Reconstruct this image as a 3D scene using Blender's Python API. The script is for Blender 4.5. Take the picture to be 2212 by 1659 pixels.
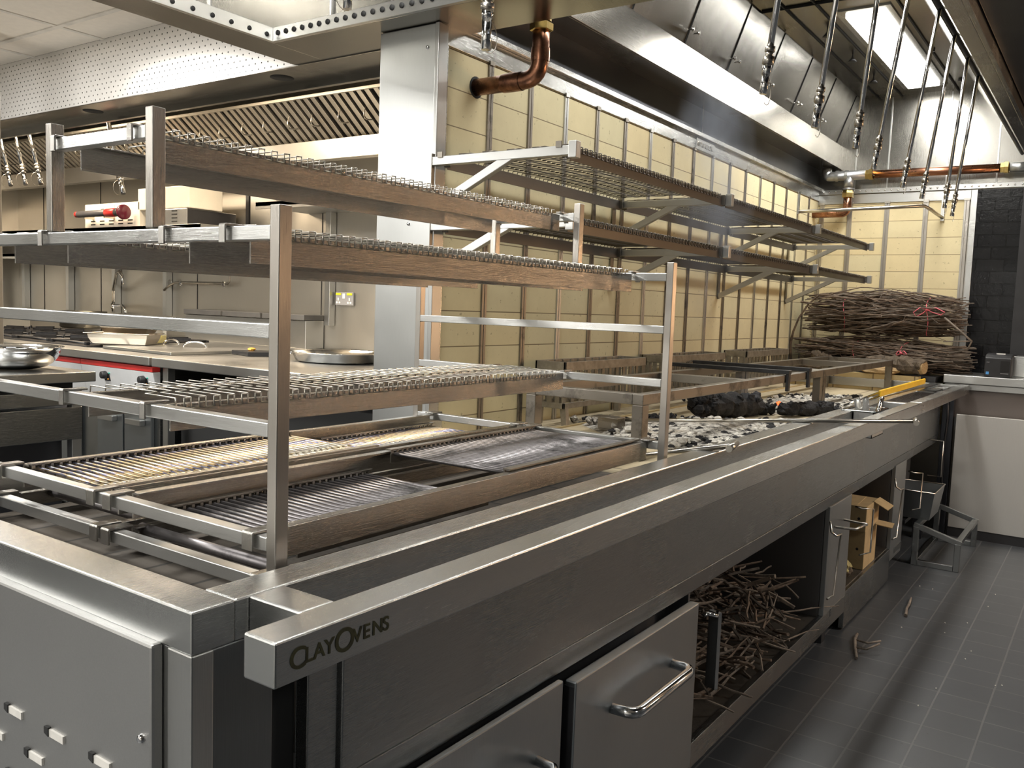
import bpy, math, random
from mathutils import Vector, Matrix
random.seed(7)
for o in list(bpy.data.objects): bpy.data.objects.remove(o)
SC = bpy.context.scene; COL = SC.collection
PI = math.pi
# ------------------------------------------------------------------ camera
YAW, PIT, ROL, FPX = 0.604638800, 0.0880671782, 0.0360007990, 1890.45
cam = bpy.data.cameras.new('camera'); co = bpy.data.objects.new('camera', cam); COL.objects.link(co)
cam.sensor_width = 36; cam.sensor_fit = 'HORIZONTAL'; cam.lens = 36*FPX/2212; cam.clip_start = .02; cam.clip_end = 60
_W = Matrix(((math.sin(YAW), -math.cos(YAW), 0), (0, 0, -1), (math.cos(YAW), math.sin(YAW), 0)))
_P = Matrix(((1, 0, 0), (0, math.cos(PIT), -math.sin(PIT)), (0, math.sin(PIT), math.cos(PIT))))
_R = Matrix(((math.cos(ROL), -math.sin(ROL), 0), (math.sin(ROL), math.cos(ROL), 0), (0, 0, 1)))
M = _R @ _P @ _W
rt, dn, fw = M[0], M[1], M[2]
co.matrix_world = Matrix(((rt[0], -dn[0], -fw[0], 0), (rt[1], -dn[1], -fw[1], 0), (rt[2], -dn[2], -fw[2], 1.253), (0, 0, 0, 1)))
SC.camera = co
# ------------------------------------------------------------------ world, exposure
SC.view_settings.view_transform = 'Standard'; SC.view_settings.look = 'None'
SC.view_settings.gamma = 1; SC.view_settings.use_curve_mapping = False; SC.view_settings.exposure = 0.25
w = bpy.data.worlds.new('world'); SC.world = w; w.use_nodes = True
w.node_tree.nodes['Background'].inputs[0].default_value = (.9, .85, .78, 1)
w.node_tree.nodes['Background'].inputs[1].default_value = .10
def area(name, loc, size, power, col, rot=(0, 0, 0), spread=PI):
    l = bpy.data.lights.new(name, 'AREA'); l.shape = 'RECTANGLE'; l.size, l.size_y = size; l.energy = power; l.color = col; l.spread = spread
    o = bpy.data.objects.new(name, l); COL.objects.link(o); o.location = loc; o.rotation_euler = rot
    return o
WARM = (1, .80, .58); NEUT = (1, .985, .94); HOT = (1, .62, .34)
# lamps behind opal lenses in the hoods (the lens meshes are built further down)
area('hood_lamp_hearth', (5.17, 1.11, 2.675), (1.45, .15), 26, NEUT)
area('hood_lamp_hearth_near', (2.95, 1.11, 2.675), (1.2, .15), 11, NEUT)
area('hood_lamp_grill', (1.25, 1.50, 2.675), (1.1, .15), 34, NEUT)
area('hood_lamp_cookline', (2.85, 3.9, 2.37), (.24, .9), 34, WARM)
area('hood_lamp_cookline_left', (2.85, 5.8, 2.37), (.24, .9), 34, WARM)
area('ceiling_lamp_kitchen', (1.3, 4.1, 2.35), (.55, .55), 55, NEUT)
area('ceiling_lamp_kitchen_left', (-.2, 3.2, 2.35), (.55, .55), 60, NEUT)
area('fill_light_left_rear', (-1.6, 3.2, 2.35), (.55, .55), 60, NEUT)  # unseen fill light added behind the camera to brighten the rack end bars
area('fill_light_left', (-1.5, .9, 2.53), (.55, .55), 62, NEUT)  # added out of view as fill for the bar ends and end panel
area('fill_light_front', (1.2, -1.9, 2.53), (.55, .55), 14, NEUT)  # weak fill light added behind the camera, no fitting modelled
area('fill_light_front_far', (4.3, -1.5, 2.53), (.55, .55), 52, NEUT)  # added fill light that brightens the pass counter panel
for _x in (4.55,):
    area('heat_lamp', (_x, -1.5, 1.45), (.13, .34), 13, HOT, (math.radians(80), 0, 0))
area('heat_lamp_pass', (5.95, -1.2, 1.30), (.14, .5), 8, HOT, (math.radians(90), 0, math.radians(62)))

# ------------------------------------------------------------------ node helpers / materials
def mat(name):
    m = bpy.data.materials.new(name); m.use_nodes = True; nt = m.node_tree
    return m, nt, nt.nodes['Principled BSDF']
def coords(nt, scale=(1, 1, 1), kind='Object', rot=(0, 0, 0)):
    tc = nt.nodes.new('ShaderNodeTexCoord'); mp = nt.nodes.new('ShaderNodeMapping')
    mp.inputs['Scale'].default_value = scale; mp.inputs['Rotation'].default_value = rot
    nt.links.new(tc.outputs[kind], mp.inputs[0]); return mp.outputs[0]
def noise(nt, vec, sc, det=3, rough=.55):
    n = nt.nodes.new('ShaderNodeTexNoise'); n.inputs['Scale'].default_value = sc; n.inputs['Detail'].default_value = det; n.inputs['Roughness'].default_value = rough
    nt.links.new(vec, n.inputs['Vector']); return n
def ramp(nt, fac, stops):
    r = nt.nodes.new('ShaderNodeValToRGB'); e = r.color_ramp.elements
    while len(e) < len(stops): e.new(.5)
    for i, (p, c) in enumerate(stops):
        e[i].position = p; e[i].color = (*c, 1) if len(c) == 3 else c
    nt.links.new(fac, r.inputs[0]); return r.outputs[0]
def mixc(nt, f, a, b, bt='MIX'):
    m = nt.nodes.new('ShaderNodeMix'); m.data_type = 'RGBA'; m.blend_type = bt
    for s, v in ((0, f), (6, a), (7, b)):
        if hasattr(v, 'is_linked') or hasattr(v, 'links'): nt.links.new(v, m.inputs[s])
        elif s == 0: m.inputs[0].default_value = v
        else: m.inputs[s].default_value = (*v, 1)
    return m.outputs[2]
def mrange(nt, v, a, b, c, d):
    m = nt.nodes.new('ShaderNodeMapRange'); nt.links.new(v, m.inputs[0])
    for i, x in enumerate((a, b, c, d)): m.inputs[i+1].default_value = x
    return m.outputs[0]
def bump(nt, bs, h, st, dist=.001):
    b = nt.nodes.new('ShaderNodeBump'); b.inputs['Strength'].default_value = st; b.inputs['Distance'].default_value = dist
    nt.links.new(h, b.inputs['Height']); nt.links.new(b.outputs[0], bs.inputs['Normal'])
def steel(name, col=(.56, .56, .545), r0=.2, r1=.36, axis='x', st=.3, smudge=.25, grime=None):
    m, nt, bs = mat(name); bs.inputs['Metallic'].default_value = 1
    s = {'x': (3, 330, 330), 'y': (330, 3, 330), 'z': (330, 330, 3), 'o': (90, 90, 90)}[axis]
    br = noise(nt, coords(nt, s), 6, 4, .6)
    sm = noise(nt, coords(nt), 2.6, 2, .5)
    ro = mrange(nt, sm.outputs['Fac'], .3, .7, r0, r1)
    a = nt.nodes.new('ShaderNodeMath'); a.operation = 'MULTIPLY_ADD'; a.inputs[1].default_value = .12; nt.links.new(br.outputs['Fac'], a.inputs[0]); nt.links.new(ro, a.inputs[2])
    nt.links.new(a.outputs[0], bs.inputs['Roughness'])
    c = mixc(nt, mrange(nt, sm.outputs['Fac'], .35, .7, 0, smudge), col, tuple(x*.62 for x in col))
    c = mixc(nt, mrange(nt, br.outputs['Fac'], .3, .7, 0, .35), c, tuple(x*.8 for x in col))
    if grime:
        g = noise(nt, coords(nt), 9, 6, .7)
        f = mrange(nt, g.outputs['Fac'], .52, .68, 0, 1)
        c = mixc(nt, f, c, grime)
        mt = mrange(nt, g.outputs['Fac'], .55, .75, 1, .35); nt.links.new(mt, bs.inputs['Metallic'])
    nt.links.new(c, bs.inputs['Base Color'])
    bump(nt, bs, br.outputs['Fac'], st, .0006)
    return m
def plain(name, col, rough=.5, metal=0, var=.15, vs=12, bmp=0, emis=None, spec=.5, coat=0):
    m, nt, bs = mat(name)
    n = noise(nt, coords(nt), vs, 5, .6)
    c = mixc(nt, mrange(nt, n.outputs['Fac'], .3, .7, 0, 1), tuple(max(0, x*(1-var)) for x in col), tuple(min(1, x*(1+var)) for x in col))
    nt.links.new(c, bs.inputs['Base Color']); bs.inputs['Roughness'].default_value = rough; bs.inputs['Metallic'].default_value = metal
    bs.inputs['Specular IOR Level'].default_value = spec; bs.inputs['Coat Weight'].default_value = coat
    if bmp: bump(nt, bs, n.outputs['Fac'], bmp, .01)
    if emis: bs.inputs['Emission Color'].default_value = (*emis[0], 1); bs.inputs['Emission Strength'].default_value = emis[1]
    return m
ST_X = steel('brushed_steel_long', (.53, .535, .525), .16, .24, axis='x', st=.28, smudge=.12); ST_Y = steel('brushed_steel_cross', axis='y'); ST_Z = steel('brushed_steel_upright', axis='z')
ST_RACK = steel('rack_steel', (.60, .60, .585), .2, .36, 'y', .35, .3)
ST_POST = steel('rack_post_steel', (.50, .47, .43), .2, .34, 'z', .35, .35)
ST_RAIL = steel('tray_rail_steel', (.40, .385, .36), .10, .2, 'x', .6, .4)
ST_WIRE = plain('wire_steel', (.50, .47, .42), .28, 1, .12, 40)
ST_WALL = steel('wall_sheet_steel', (.62, .59, .53), .3, .42, 'z', .2, .15)
ST_HOOD = steel('hood_steel', (.30, .29, .265), .15, .24, 'z', .08, .3)  # both hood steels: colour darkened to stand for dark reflections inside the hoods
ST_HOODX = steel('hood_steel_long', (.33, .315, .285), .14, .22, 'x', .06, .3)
ST_DARK = steel('dark_plenum_steel', (.10, .105, .12), .22, .36, 'x', .1, .3)
ST_PANEL = steel('fascia_steel', (.33, .34, .34), .14, .24, 'x', .45, .2)
ST_DOOR = steel('door_steel', (.36, .385, .40), .26, .38, 'z', .3, .3)
ST_END = steel('end_panel_steel', (.50, .498, .49), .32, .42, 'o', .04, .25)
ST_BURNT = steel('heat_darkened_steel', (.30, .275, .24), .28, .45, 'x', .2, .5, grime=(.055, .045, .038))
ST_SOOT = steel('sooty_shelf_steel', (.17, .155, .135), .3, .42, 'x', .25, .4)
WIRE_D = plain('sooty_wire', (.13, .115, .095), .45, .9, .2, 40)
ST_DULL = plain('dull_cast_steel', (.30, .275, .23), .5, .75, .25, 30, .1)
CHROME = plain('polished_chrome', (.72, .72, .72), .09, 1, .03)
BRASS = plain('brass', (.60, .44, .16), .3, 1, .2, 40)
IRON = plain('grey_malleable_iron', (.42, .43, .43), .38, .9, .12, 30, .05)
BLACK = plain('black_plastic', (.022, .022, .024), .4, 0, .2)
DARKGAP = plain('dark_recess', (.012, .012, .012), .8, 0, .1)
CAST = plain('cast_iron', (.03, .03, .032), .5, .3, .3, 40, .1)
WHITE_T = plain('ceiling_tile_white', (.72, .66, .58), .85, 0, .04, 30)
LENS = plain('opal_lens', (.9, .9, .9), .4, 0, 0, emis=((1, .97, .90), 6))
LENSW = plain('opal_lens_warm', (.9, .85, .7), .4, 0, 0, emis=((1, .80, .52), 3.2))
YELLOW = plain('yellow_rubber', (.78, .48, .02), .5, 0, .1)
RED = plain('red_enamel', (.42, .022, .02), .3, 0, .15)
CARD = plain('brown_cardboard', (.40, .29, .15), .85, 0, .12, 20)
PINK = plain('pink_string', (.75, .16, .20), .7, 0, .1)
ENAM = plain('off_white_enamel', (.75, .70, .60), .35, 0, .04)
GREY_P = plain('grey_plastic', (.33, .33, .34), .4, 0, .05)
YELS = plain('yellow_sticker', (.72, .72, .03), .5, 0, .05)
WHITE = plain('white_plastic', (.8, .8, .78), .4, 0, .03)
BLUE = plain('blue_sticker', (.10, .35, .75), .4, 0, .03)
OIL = plain('olive_oil', (.42, .36, .03), .15, 0, .1)
BURL = plain('crumpled_dry_husk', (.42, .36, .16), .9, 0, .5, 14, .6)
def copper_m(name, dark):
    m, nt, bs = mat(name); n = noise(nt, coords(nt, (1, 1, 1)), 11, 6, .65)
    c = ramp(nt, n.outputs['Fac'], [(.3, dark), (.52, (.34, .16, .095)), (.75, (.52, .30, .20))])
    nt.links.new(c, bs.inputs['Base Color']); bs.inputs['Metallic'].default_value = 1
    nt.links.new(mrange(nt, n.outputs['Fac'], .3, .7, .38, .2), bs.inputs['Roughness']); return m
COPPER = copper_m('copper_aged', (.07, .035, .025)); COPPER2 = copper_m('copper_bright', (.38, .17, .10))
def heat_m():
    m, nt, bs = mat('heat_tinted_rod'); bs.inputs['Metallic'].default_value = 1; bs.inputs['Roughness'].default_value = .3
    v = coords(nt, (.8, 2.2, 1), 'Generated'); n = noise(nt, v, 2.2, 3, .6)
    c = ramp(nt, n.outputs['Fac'], [(.25, (.20, .17, .14)), (.42, (.50, .46, .38)), (.52, (.52, .38, .18)), (.60, (.13, .14, .27)), (.72, (.42, .42, .40))])
    s = noise(nt, coords(nt, (1, 1, 1)), 45, 5, .7)
    c = mixc(nt, mrange(nt, s.outputs['Fac'], .5, .72, 0, .7), c, (.06, .05, .045))
    nt.links.new(c, bs.inputs['Base Color']); nt.links.new(mrange(nt, s.outputs['Fac'], .3, .7, .22, .45), bs.inputs['Roughness']); return m
ROD = heat_m()
ROD_DARK = steel('sooty_rod', (.26, .245, .25), .28, .45, 'o', .2, .6, grime=(.03, .028, .027))
def brick_m(name, vecmap, bw, bh, c1, c2, mortar, msize=.004, off=0.0, rough=.85, grime=None, bmp=.3, sh=(0, 0)):
    m, nt, bs = mat(name)
    tc = nt.nodes.new('ShaderNodeTexCoord'); sx = nt.nodes.new('ShaderNodeSeparateXYZ'); nt.links.new(tc.outputs['Object'], sx.inputs[0])
    cb = nt.nodes.new('ShaderNodeCombineXYZ')
    for i, a in enumerate(vecmap): nt.links.new(sx.outputs['XYZ'.index(a)], cb.inputs[i])
    ad = nt.nodes.new('ShaderNodeVectorMath'); ad.inputs[1].default_value = (sh[0], sh[1], 0); nt.links.new(cb.outputs[0], ad.inputs[0])
    b = nt.nodes.new('ShaderNodeTexBrick'); b.offset = off; b.offset_frequency = 2; b.squash = 1
    nt.links.new(ad.outputs[0], b.inputs['Vector'])
    for k, v in (('Scale', 1), ('Brick Width', bw), ('Row Height', bh), ('Mortar Size', msize), ('Mortar Smooth', .1), ('Bias', 0)): b.inputs[k].default_value = v
    b.inputs['Color1'].default_value = (*c1, 1); b.inputs['Color2'].default_value = (*c2, 1); b.inputs['Mortar'].default_value = (*mortar, 1)
    n = noise(nt, tc.outputs['Object'], 7, 7, .65); c = b.outputs['Color']
    c = mixc(nt, mrange(nt, n.outputs['Fac'], .3, .75, 0, .35), c, tuple(x*.62 for x in c1))
    if grime:
        g = noise(nt, tc.outputs['Object'], 3.5, 6, .7)
        c = mixc(nt, mrange(nt, g.outputs['Fac'], .55, .72, 0, .85), c, grime)
    n2 = noise(nt, tc.outputs['Object'], 60, 3, .6)
    c = mixc(nt, mrange(nt, n2.outputs['Fac'], .66, .72, 0, .6), c, tuple(x*.3 for x in c1))
    nt.links.new(c, bs.inputs['Base Color']); bs.inputs['Roughness'].default_value = rough
    inv = nt.nodes.new('ShaderNodeMath'); inv.operation = 'SUBTRACT'; inv.inputs[0].default_value = 1; nt.links.new(b.outputs['Fac'], inv.inputs[1])
    bump(nt, bs, inv.outputs[0], bmp, .004); return m, nt, bs
FIRE_S = brick_m('cream_firebrick_side', 'XZY', .2375, .115, (.68, .59, .36), (.63, .58, .38), (.16, .12, .07), .0018, sh=(4.19-2.127, .032))[0]
FIRE_E = brick_m('cream_firebrick_end', 'YZX', .2335, .109, (.72, .60, .35), (.68, .60, .38), (.18, .13, .07), .0018, sh=(-.31-1.5515, -.045))[0]
HEARTH = brick_m('sandy_hearth_slab', 'XYZ', .46, .23, (.52, .43, .28), (.48, .41, .28), (.16, .12, .08), .004, .5, .9, grime=(.16, .135, .11))[0]
SOOTB = brick_m('sooty_hearth_brick', 'XYZ', .23, .115, (.085, .07, .055), (.07, .06, .05), (.02, .018, .015), .004, .5, .75)[0]
def tile_m():
    m, nt, bs = brick_m('charcoal_quarry_tile', 'XYZ', .1525, .1525, (.040, .043, .047), (.046, .049, .053), (.085, .085, .085), .0030, 0, .42, bmp=.5)
    return m
TILE = tile_m()
def black_tile():
    m, nt, bs = brick_m('glossy_black_wall_tile', 'YZX', .155, .075, (.006, .006, .007), (.010, .010, .011), (.003, .003, .003), .003, .5, .12, bmp=.9)
    n = noise(nt, coords(nt), 26, 5, .7); b = [x for x in nt.nodes if x.bl_idname == 'ShaderNodeBump'][0]
    bs.inputs['Specular IOR Level'].default_value = .25
    b2 = nt.nodes.new('ShaderNodeBump'); b2.inputs['Strength'].default_value = .35; b2.inputs['Distance'].default_value = .004
    nt.links.new(n.outputs['Fac'], b2.inputs['Height']); nt.links.new(b.outputs[0], b2.inputs['Normal']); nt.links.new(b2.outputs[0], bs.inputs['Normal'])
    return m
BTILE = black_tile()
def perf_m():
    m, nt, bs = mat('perforated_white_metal'); v = coords(nt, (1, 1, 1))
    sx = nt.nodes.new('ShaderNodeSeparateXYZ'); nt.links.new(v, sx.inputs[0])
    def md(op, a, b):
        x = nt.nodes.new('ShaderNodeMath'); x.operation = op
        for i, q in enumerate((a, b)):
            if hasattr(q, 'links'): nt.links.new(q, x.inputs[i])
            else: x.inputs[i].default_value = q
        return x.outputs[0]
    P = .036
    u = md('DIVIDE', sx.outputs[1], P); t = md('DIVIDE', sx.outputs[2], P*.6)
    row = md('FLOOR', t, 0); sh = md('MULTIPLY', md('MODULO', row, 2), .5)
    fu = md('SUBTRACT', md('FRACT', md('ADD', u, sh), 0), .5); fv = md('MULTIPLY', md('SUBTRACT', md('FRACT', t, 0), .5), .6)
    d = md('ADD', md('MULTIPLY', fu, fu), md('MULTIPLY', fv, fv)); hole = md('LESS_THAN', d, .0085)
    c = mixc(nt, hole, (.74, .72, .69), (.03, .03, .03)); nt.links.new(c, bs.inputs['Base Color'])
    bs.inputs['Metallic'].default_value = .55; bs.inputs['Roughness'].default_value = .24; return m
PERF = perf_m()
def wood_m(name, a, b, sc=30, ax=(1, 1, 1), bmp=.6):
    m, nt, bs = mat(name); n = noise(nt, coords(nt, ax), sc, 6, .7)
    nt.links.new(ramp(nt, n.outputs['Fac'], [(.3, a), (.7, b)]), bs.inputs['Base Color']); bs.inputs['Roughness'].default_value = .85
    bump(nt, bs, n.outputs['Fac'], bmp, .01); return m
TWIG = wood_m('vine_twig_bark', (.040, .026, .018), (.21, .15, .105), 22); TWIG2 = wood_m('dry_grey_twig', (.05, .04, .032), (.25, .20, .155), 22)
BARK = wood_m('rough_log_bark', (.035, .025, .018), (.16, .12, .08), 35, (1, 1, 1), 1); LOGW = wood_m('split_log_wood', (.32, .21, .10), (.52, .37, .19), 12, (2, 12, 12), .4)
CHAR = wood_m('charred_wood', (.006, .006, .007), (.035, .034, .036), 40, (1, 1, 1), 1)
def ash_m():
    m, nt, bs = mat('ash_and_embers'); n = noise(nt, coords(nt), 38, 6, .75); n2 = noise(nt, coords(nt), 9, 4, .6)
    c = ramp(nt, n.outputs['Fac'], [(.40, (.012, .011, .011)), (.46, (.26, .24, .21)), (.54, (.68, .65, .59))])
    c = mixc(nt, mrange(nt, n2.outputs['Fac'], .5, .62, 0, .6), c, (.33, .27, .19)); nt.links.new(c, bs.inputs['Base Color'])
    bs.inputs['Roughness'].default_value = .95; bump(nt, bs, n.outputs['Fac'], .8, .01); return m
ASH = ash_m()
ASHW = plain('pale_ash_lump', (.62, .59, .53), .95, 0, .4, 60, .6)
EMBER = plain('glowing_ember', (.6, .1, .03), .8, 0, .3, emis=((1, .12, .03), 2.2))
def glass_m():
    m, nt, bs = mat('clear_plastic'); bs.inputs['Transmission Weight'].default_value = .85; bs.inputs['Roughness'].default_value = .12; bs.inputs['Base Color'].default_value = (.9, .9, .88, 1); bs.inputs['IOR'].default_value = 1.3
    return m
CLEAR = glass_m()

# ------------------------------------------------------------------ mesh helpers
ORG = {}
class MB:
    def __init__(s): s.v = []; s.f = []; s.sm = []
    def add(s, vs, fs, smooth=False):
        b = len(s.v); s.v += [Vector(x) for x in vs]; s.f += [tuple(b+i for i in f) for f in fs]; s.sm += [smooth]*len(fs); return s
    def box(s, x0, x1, y0, y1, z0, z1):
        return s.add([(x, y, z) for z in (z0, z1) for y in (y0, y1) for x in (x0, x1)], [(0, 2, 3, 1), (4, 5, 7, 6), (0, 1, 5, 4), (2, 6, 7, 3), (0, 4, 6, 2), (1, 3, 7, 5)])
    def obox(s, c, a, b, d):
        c, a, b, d = map(Vector, (c, a, b, d))
        return s.add([c + i*a + j*b + k*d for k in (-.5, .5) for j in (-.5, .5) for i in (-.5, .5)], [(0, 2, 3, 1), (4, 5, 7, 6), (0, 1, 5, 4), (2, 6, 7, 3), (0, 4, 6, 2), (1, 3, 7, 5)])
    def bar(s, p, q, w, h, up=(0, 0, 1)):
        p, q = Vector(p), Vector(q); d = q-p; t = d.normalized(); u = Vector(up); sd = t.cross(u).normalized(); uu = sd.cross(t)
        return s.obox((p+q)/2, d, sd*w, uu*h)
    def prism(s, pts, off):
        n = len(pts); off = Vector(off); a = [Vector(p) for p in pts]
        return s.add(a+[p+off for p in a], [tuple(range(n))[::-1], tuple(range(n, 2*n))] + [(i, (i+1) % n, (i+1) % n+n, i+n) for i in range(n)])
    def tube(s, pts, r, seg=8, closed=False, caps=True, smooth=True):
        pts = [Vector(p) for p in pts]; n = len(pts)
        if not isinstance(r, (list, tuple)): r = [r]*n
        rings = []; prev = None
        for i in range(n):
            if closed: d = (pts[(i+1) % n]-pts[i-1])
            else: d = pts[min(i+1, n-1)]-pts[max(i-1, 0)]
            d = d.normalized() if d.length > 1e-9 else Vector((0, 0, 1))
            if prev is None: u = d.cross(Vector((.13, .27, .95))); u = u if u.length > .05 else d.cross(Vector((1, 0, 0)))
            else: u = prev - d*prev.dot(d); u = u if u.length > 1e-6 else d.cross(Vector((1, 0, 0)))
            u.normalize(); prev = u; w_ = d.cross(u)
            rings.append([pts[i] + (u*math.cos(2*PI*k/seg)+w_*math.sin(2*PI*k/seg))*r[i] for k in range(seg)])
        vs = [p for g in rings for p in g]; fs = []
        for i in range(n if closed else n-1):
            for k in range(seg):
                a = i*seg+k; b = i*seg+(k+1) % seg; j = ((i+1) % n)*seg
                fs.append((a, b, j+(k+1) % seg, j+k))
        s.add(vs, fs, smooth)
        if caps and not closed:
            b = len(s.v)-len(vs); s.f += [tuple(b+k for k in range(seg))[::-1], tuple(b+(n-1)*seg+k for k in range(seg))]; s.sm += [False, False]
        return s
    def cyl(s, p, q, r, seg=16, r2=None): return s.tube([p, q], [r, r if r2 is None else r2], seg)
    def lathe(s, c, prof, seg=32, smooth=True, axis='z'):
        c = Vector(c); vs = []
        for r, z in prof:
            for k in range(seg):
                a = 2*PI*k/seg; q = Vector((r*math.cos(a), r*math.sin(a), z))
                if axis == 'y': q = Vector((q.x, q.z, q.y))
                if axis == 'x': q = Vector((q.z, q.x, q.y))
                vs.append(c+q)
        fs = [(i*seg+k, i*seg+(k+1) % seg, (i+1)*seg+(k+1) % seg, (i+1)*seg+k) for i in range(len(prof)-1) for k in range(seg)]
        return s.add(vs, fs, smooth)
    def blob(s, c, r, jit=.25, seg=10, rings=7, rnd=random):
        c = Vector(c); rx, ry, rz = r if isinstance(r, (list, tuple)) else (r, r, r); vs = []
        for i in range(rings+1):
            t = PI*i/rings
            for k in range(seg):
                a = 2*PI*k/seg; j = 1+rnd.uniform(-jit, jit)
                vs.append(c+Vector((rx*math.sin(t)*math.cos(a)*j, ry*math.sin(t)*math.sin(a)*j, rz*math.cos(t)*(1+rnd.uniform(-jit, jit)*.5))))
        fs = [(i*seg+k, (i+1)*seg+k, (i+1)*seg+(k+1) % seg, i*seg+(k+1) % seg) for i in range(rings) for k in range(seg)]
        return s.add(vs, fs, False)
    def build(s, name, m, parent=None, bevel=0, **tags):
        if parent is None:
            xs = [v.x for v in s.v]; ys = [v.y for v in s.v]; zs = [v.z for v in s.v]
            org = Vector(((min(xs)+max(xs))/2, (min(ys)+max(ys))/2, min(zs)))
        else: org = ORG[parent.name]
        me = bpy.data.meshes.new(name); me.from_pydata([v-org for v in s.v], [], s.f); me.polygons.foreach_set('use_smooth', s.sm); me.update()
        o = bpy.data.objects.new(name, me); COL.objects.link(o); me.materials.append(m)
        ORG[o.name] = org
        if parent is None: o.location = org
        else: o.parent = parent
        if bevel:
            b = o.modifiers.new('bevel', 'BEVEL'); b.width = bevel; b.segments = 2; b.limit_method = 'ANGLE'; b.angle_limit = .6; b.harden_normals = False
        for k, v in tags.items(): o[k] = v
        return o
def root(name, loc, label, cat, group=None):
    o = bpy.data.objects.new(name, None); COL.objects.link(o); o.location = loc; o.empty_display_size = .05; ORG[o.name] = Vector(loc)
    o['label'] = label; o['category'] = cat
    if group: o['group'] = group
    return o
def struct(mb, name, m, parent=None, bevel=0):
    return mb.build(name, m, parent, bevel, **({} if parent else {'kind': 'structure'}))
def thing(mb, name, m, label, cat, group=None, bevel=0, **k):
    t = {'label': label, 'category': cat}
    if group: t['group'] = group
    t.update(k); return mb.build(name, m, None, bevel, **t)
def dup(r, d, label, group=None):
    c = r.copy(); COL.objects.link(c); c.location = r.location+Vector(d); c['label'] = label; ORG[c.name] = ORG[r.name]+Vector(d)
    if group: c['group'] = group
    for ch in [o for o in COL.objects if o.parent == r]:
        k = ch.copy(); COL.objects.link(k); k.parent = c; ORG[k.name] = ORG[c.name]
        for g in [o for o in COL.objects if o.parent == ch]:
            q = g.copy(); COL.objects.link(q); q.parent = k
    return c
def L(a, b, t): return a+(b-a)*t

# ================================================================== SETTING
XE, YW = 6.15, 1.77            # end wall, firebrick side wall
struct(MB().box(-2.6, 7.2, -2.6, 8.0, -.05, 0), 'floor', TILE)
# firebrick wall beside the hearth
wl = struct(MB().box(2.11, XE+.12, YW+.004, 1.98, .0, 2.72), 'wall_left', ST_WALL)
MB().box(2.13, XE, YW-.006, YW+.003, .82, 2.045).build('brick_facing', FIRE_S, wl).location -= Vector((0, 0, 0))
fr = MB().box(2.105, XE, YW-.012, YW+.004, 2.042, 2.105)
fr.box(2.105, 2.14, YW-.012, YW+.004, .82, 2.042)
fr.build('frame_rail', ST_X, wl, .0015)
MB().box(2.125, XE, YW-.03, YW+.004, 2.105, 2.125).build('cap_rail', ST_X, wl, .0015)
for i in range(1, 17):
    x = 2.127+.2375*i
    b = MB().box(x-.013, x-.0015, YW-.012, YW-.002, .83, 2.042).box(x+.0015, x+.013, YW-.012, YW-.002, .83, 2.042).box(x-.002, x+.002, YW-.008, YW-.002, .83, 2.04)
    b.box(x-.013, x+.013, YW-.016, YW-.002, 2.035, 2.05)
    b.build('steel_strip', ST_BURNT if i % 3 else ST_Z, wl, .0008)
MB().box(2.13, XE, YW-.002, YW+.004, 2.125, 2.40).build('upper_lining', ST_DARK, wl)
MB().box(4.112, 4.120, YW-.006, YW, 2.125, 2.36).build('lining_seam', ST_HOOD, wl)
# end wall
we = struct(MB().box(XE+.006, XE+.14, -2.6, 1.98, 0, 2.72), 'wall_far', ST_WALL)
MB().box(XE, XE+.01, .845, YW, .60, 2.02).build('brick_facing', FIRE_E, we)
b = MB().box(XE-.008, XE+.008, .83, YW, 2.018, 2.078).box(XE-.008, XE+.008, .795, .83, .60, 2.078)
b.build('frame_rail', ST_Y, we, .0015)
for i in range(5):
    y = 1.785-.2335*i if i else 1.735
    b = MB().box(XE-.010, XE+.002, y-.015, y-.002, .6, 2.02).box(XE-.010, XE+.002, y+.002, y+.015, .6, 2.02).box(XE-.006, XE+.001, y-.003, y+.003, .6, 2.02).box(XE-.014, XE, y-.017, y+.017, 2.012, 2.028)
    b.build('steel_strip', ST_POST, we, .0008)
MB().box(XE-.002, XE+.008, -2.6, .795, .85, 2.078).build('black_tiling', BTILE, we)
b = MB().box(XE-.02, XE+.008, .40, YW, 2.082, 2.112); b.build('rivet_rail', ST_Y, we, .001)
b = MB()
for i in range(34): b.lathe((XE-.021, .44+.039*i, 2.097), [(.006, 0), (.005, -.003), (.002, -.004), (.0001, -.004)], 8, axis='x')
b.build('rivet_row', CHROME, we)
MB().box(XE-.004, XE+.004, .40, YW, 2.112, 2.70).build('upper_lining', ST_HOOD, we)
b = MB()
for y in (1.533, 1.33, .98, .70): b.box(XE-.009, XE, y-.004, y+.004, 2.112, 2.69)
b.build('lining_seam', ST_Z, we)
b = MB().box(XE-.06, XE+.003, .30, .545, .9, 2.078); b.build('black_corner_post', BLACK, we)
# cook-line back wall with its sheet joints, and remaining room walls
wb = struct(MB().box(3.75, 3.87, 1.98, 8.0, 0, 2.72), 'wall_back', ST_WALL)
b = MB()
for y in (4.03, 5.26, 6.46, 7.3): b.box(3.747, 3.752, y-.002, y+.002, .95, 2.2)
b.build('sheet_joint', DARKGAP, wb)
struct(MB().box(-2.6, 3.87, 7.72, 7.85, 0, 2.72), 'wall_side', ST_WALL)
WROOM = plain('painted_wall', (.62, .60, .56), .8, 0, .04)
struct(MB().box(-2.72, -2.6, -2.7, 8.0, 0, 2.72), 'wall_rear', WROOM)
struct(MB().box(-2.6, 7.2, -2.72, -2.6, 0, 2.72), 'wall_right', plain('dim_aisle_wall', (.05, .055, .06), .7))  # unseen wall coloured dark so the steel mirrors a dim aisle
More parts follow.
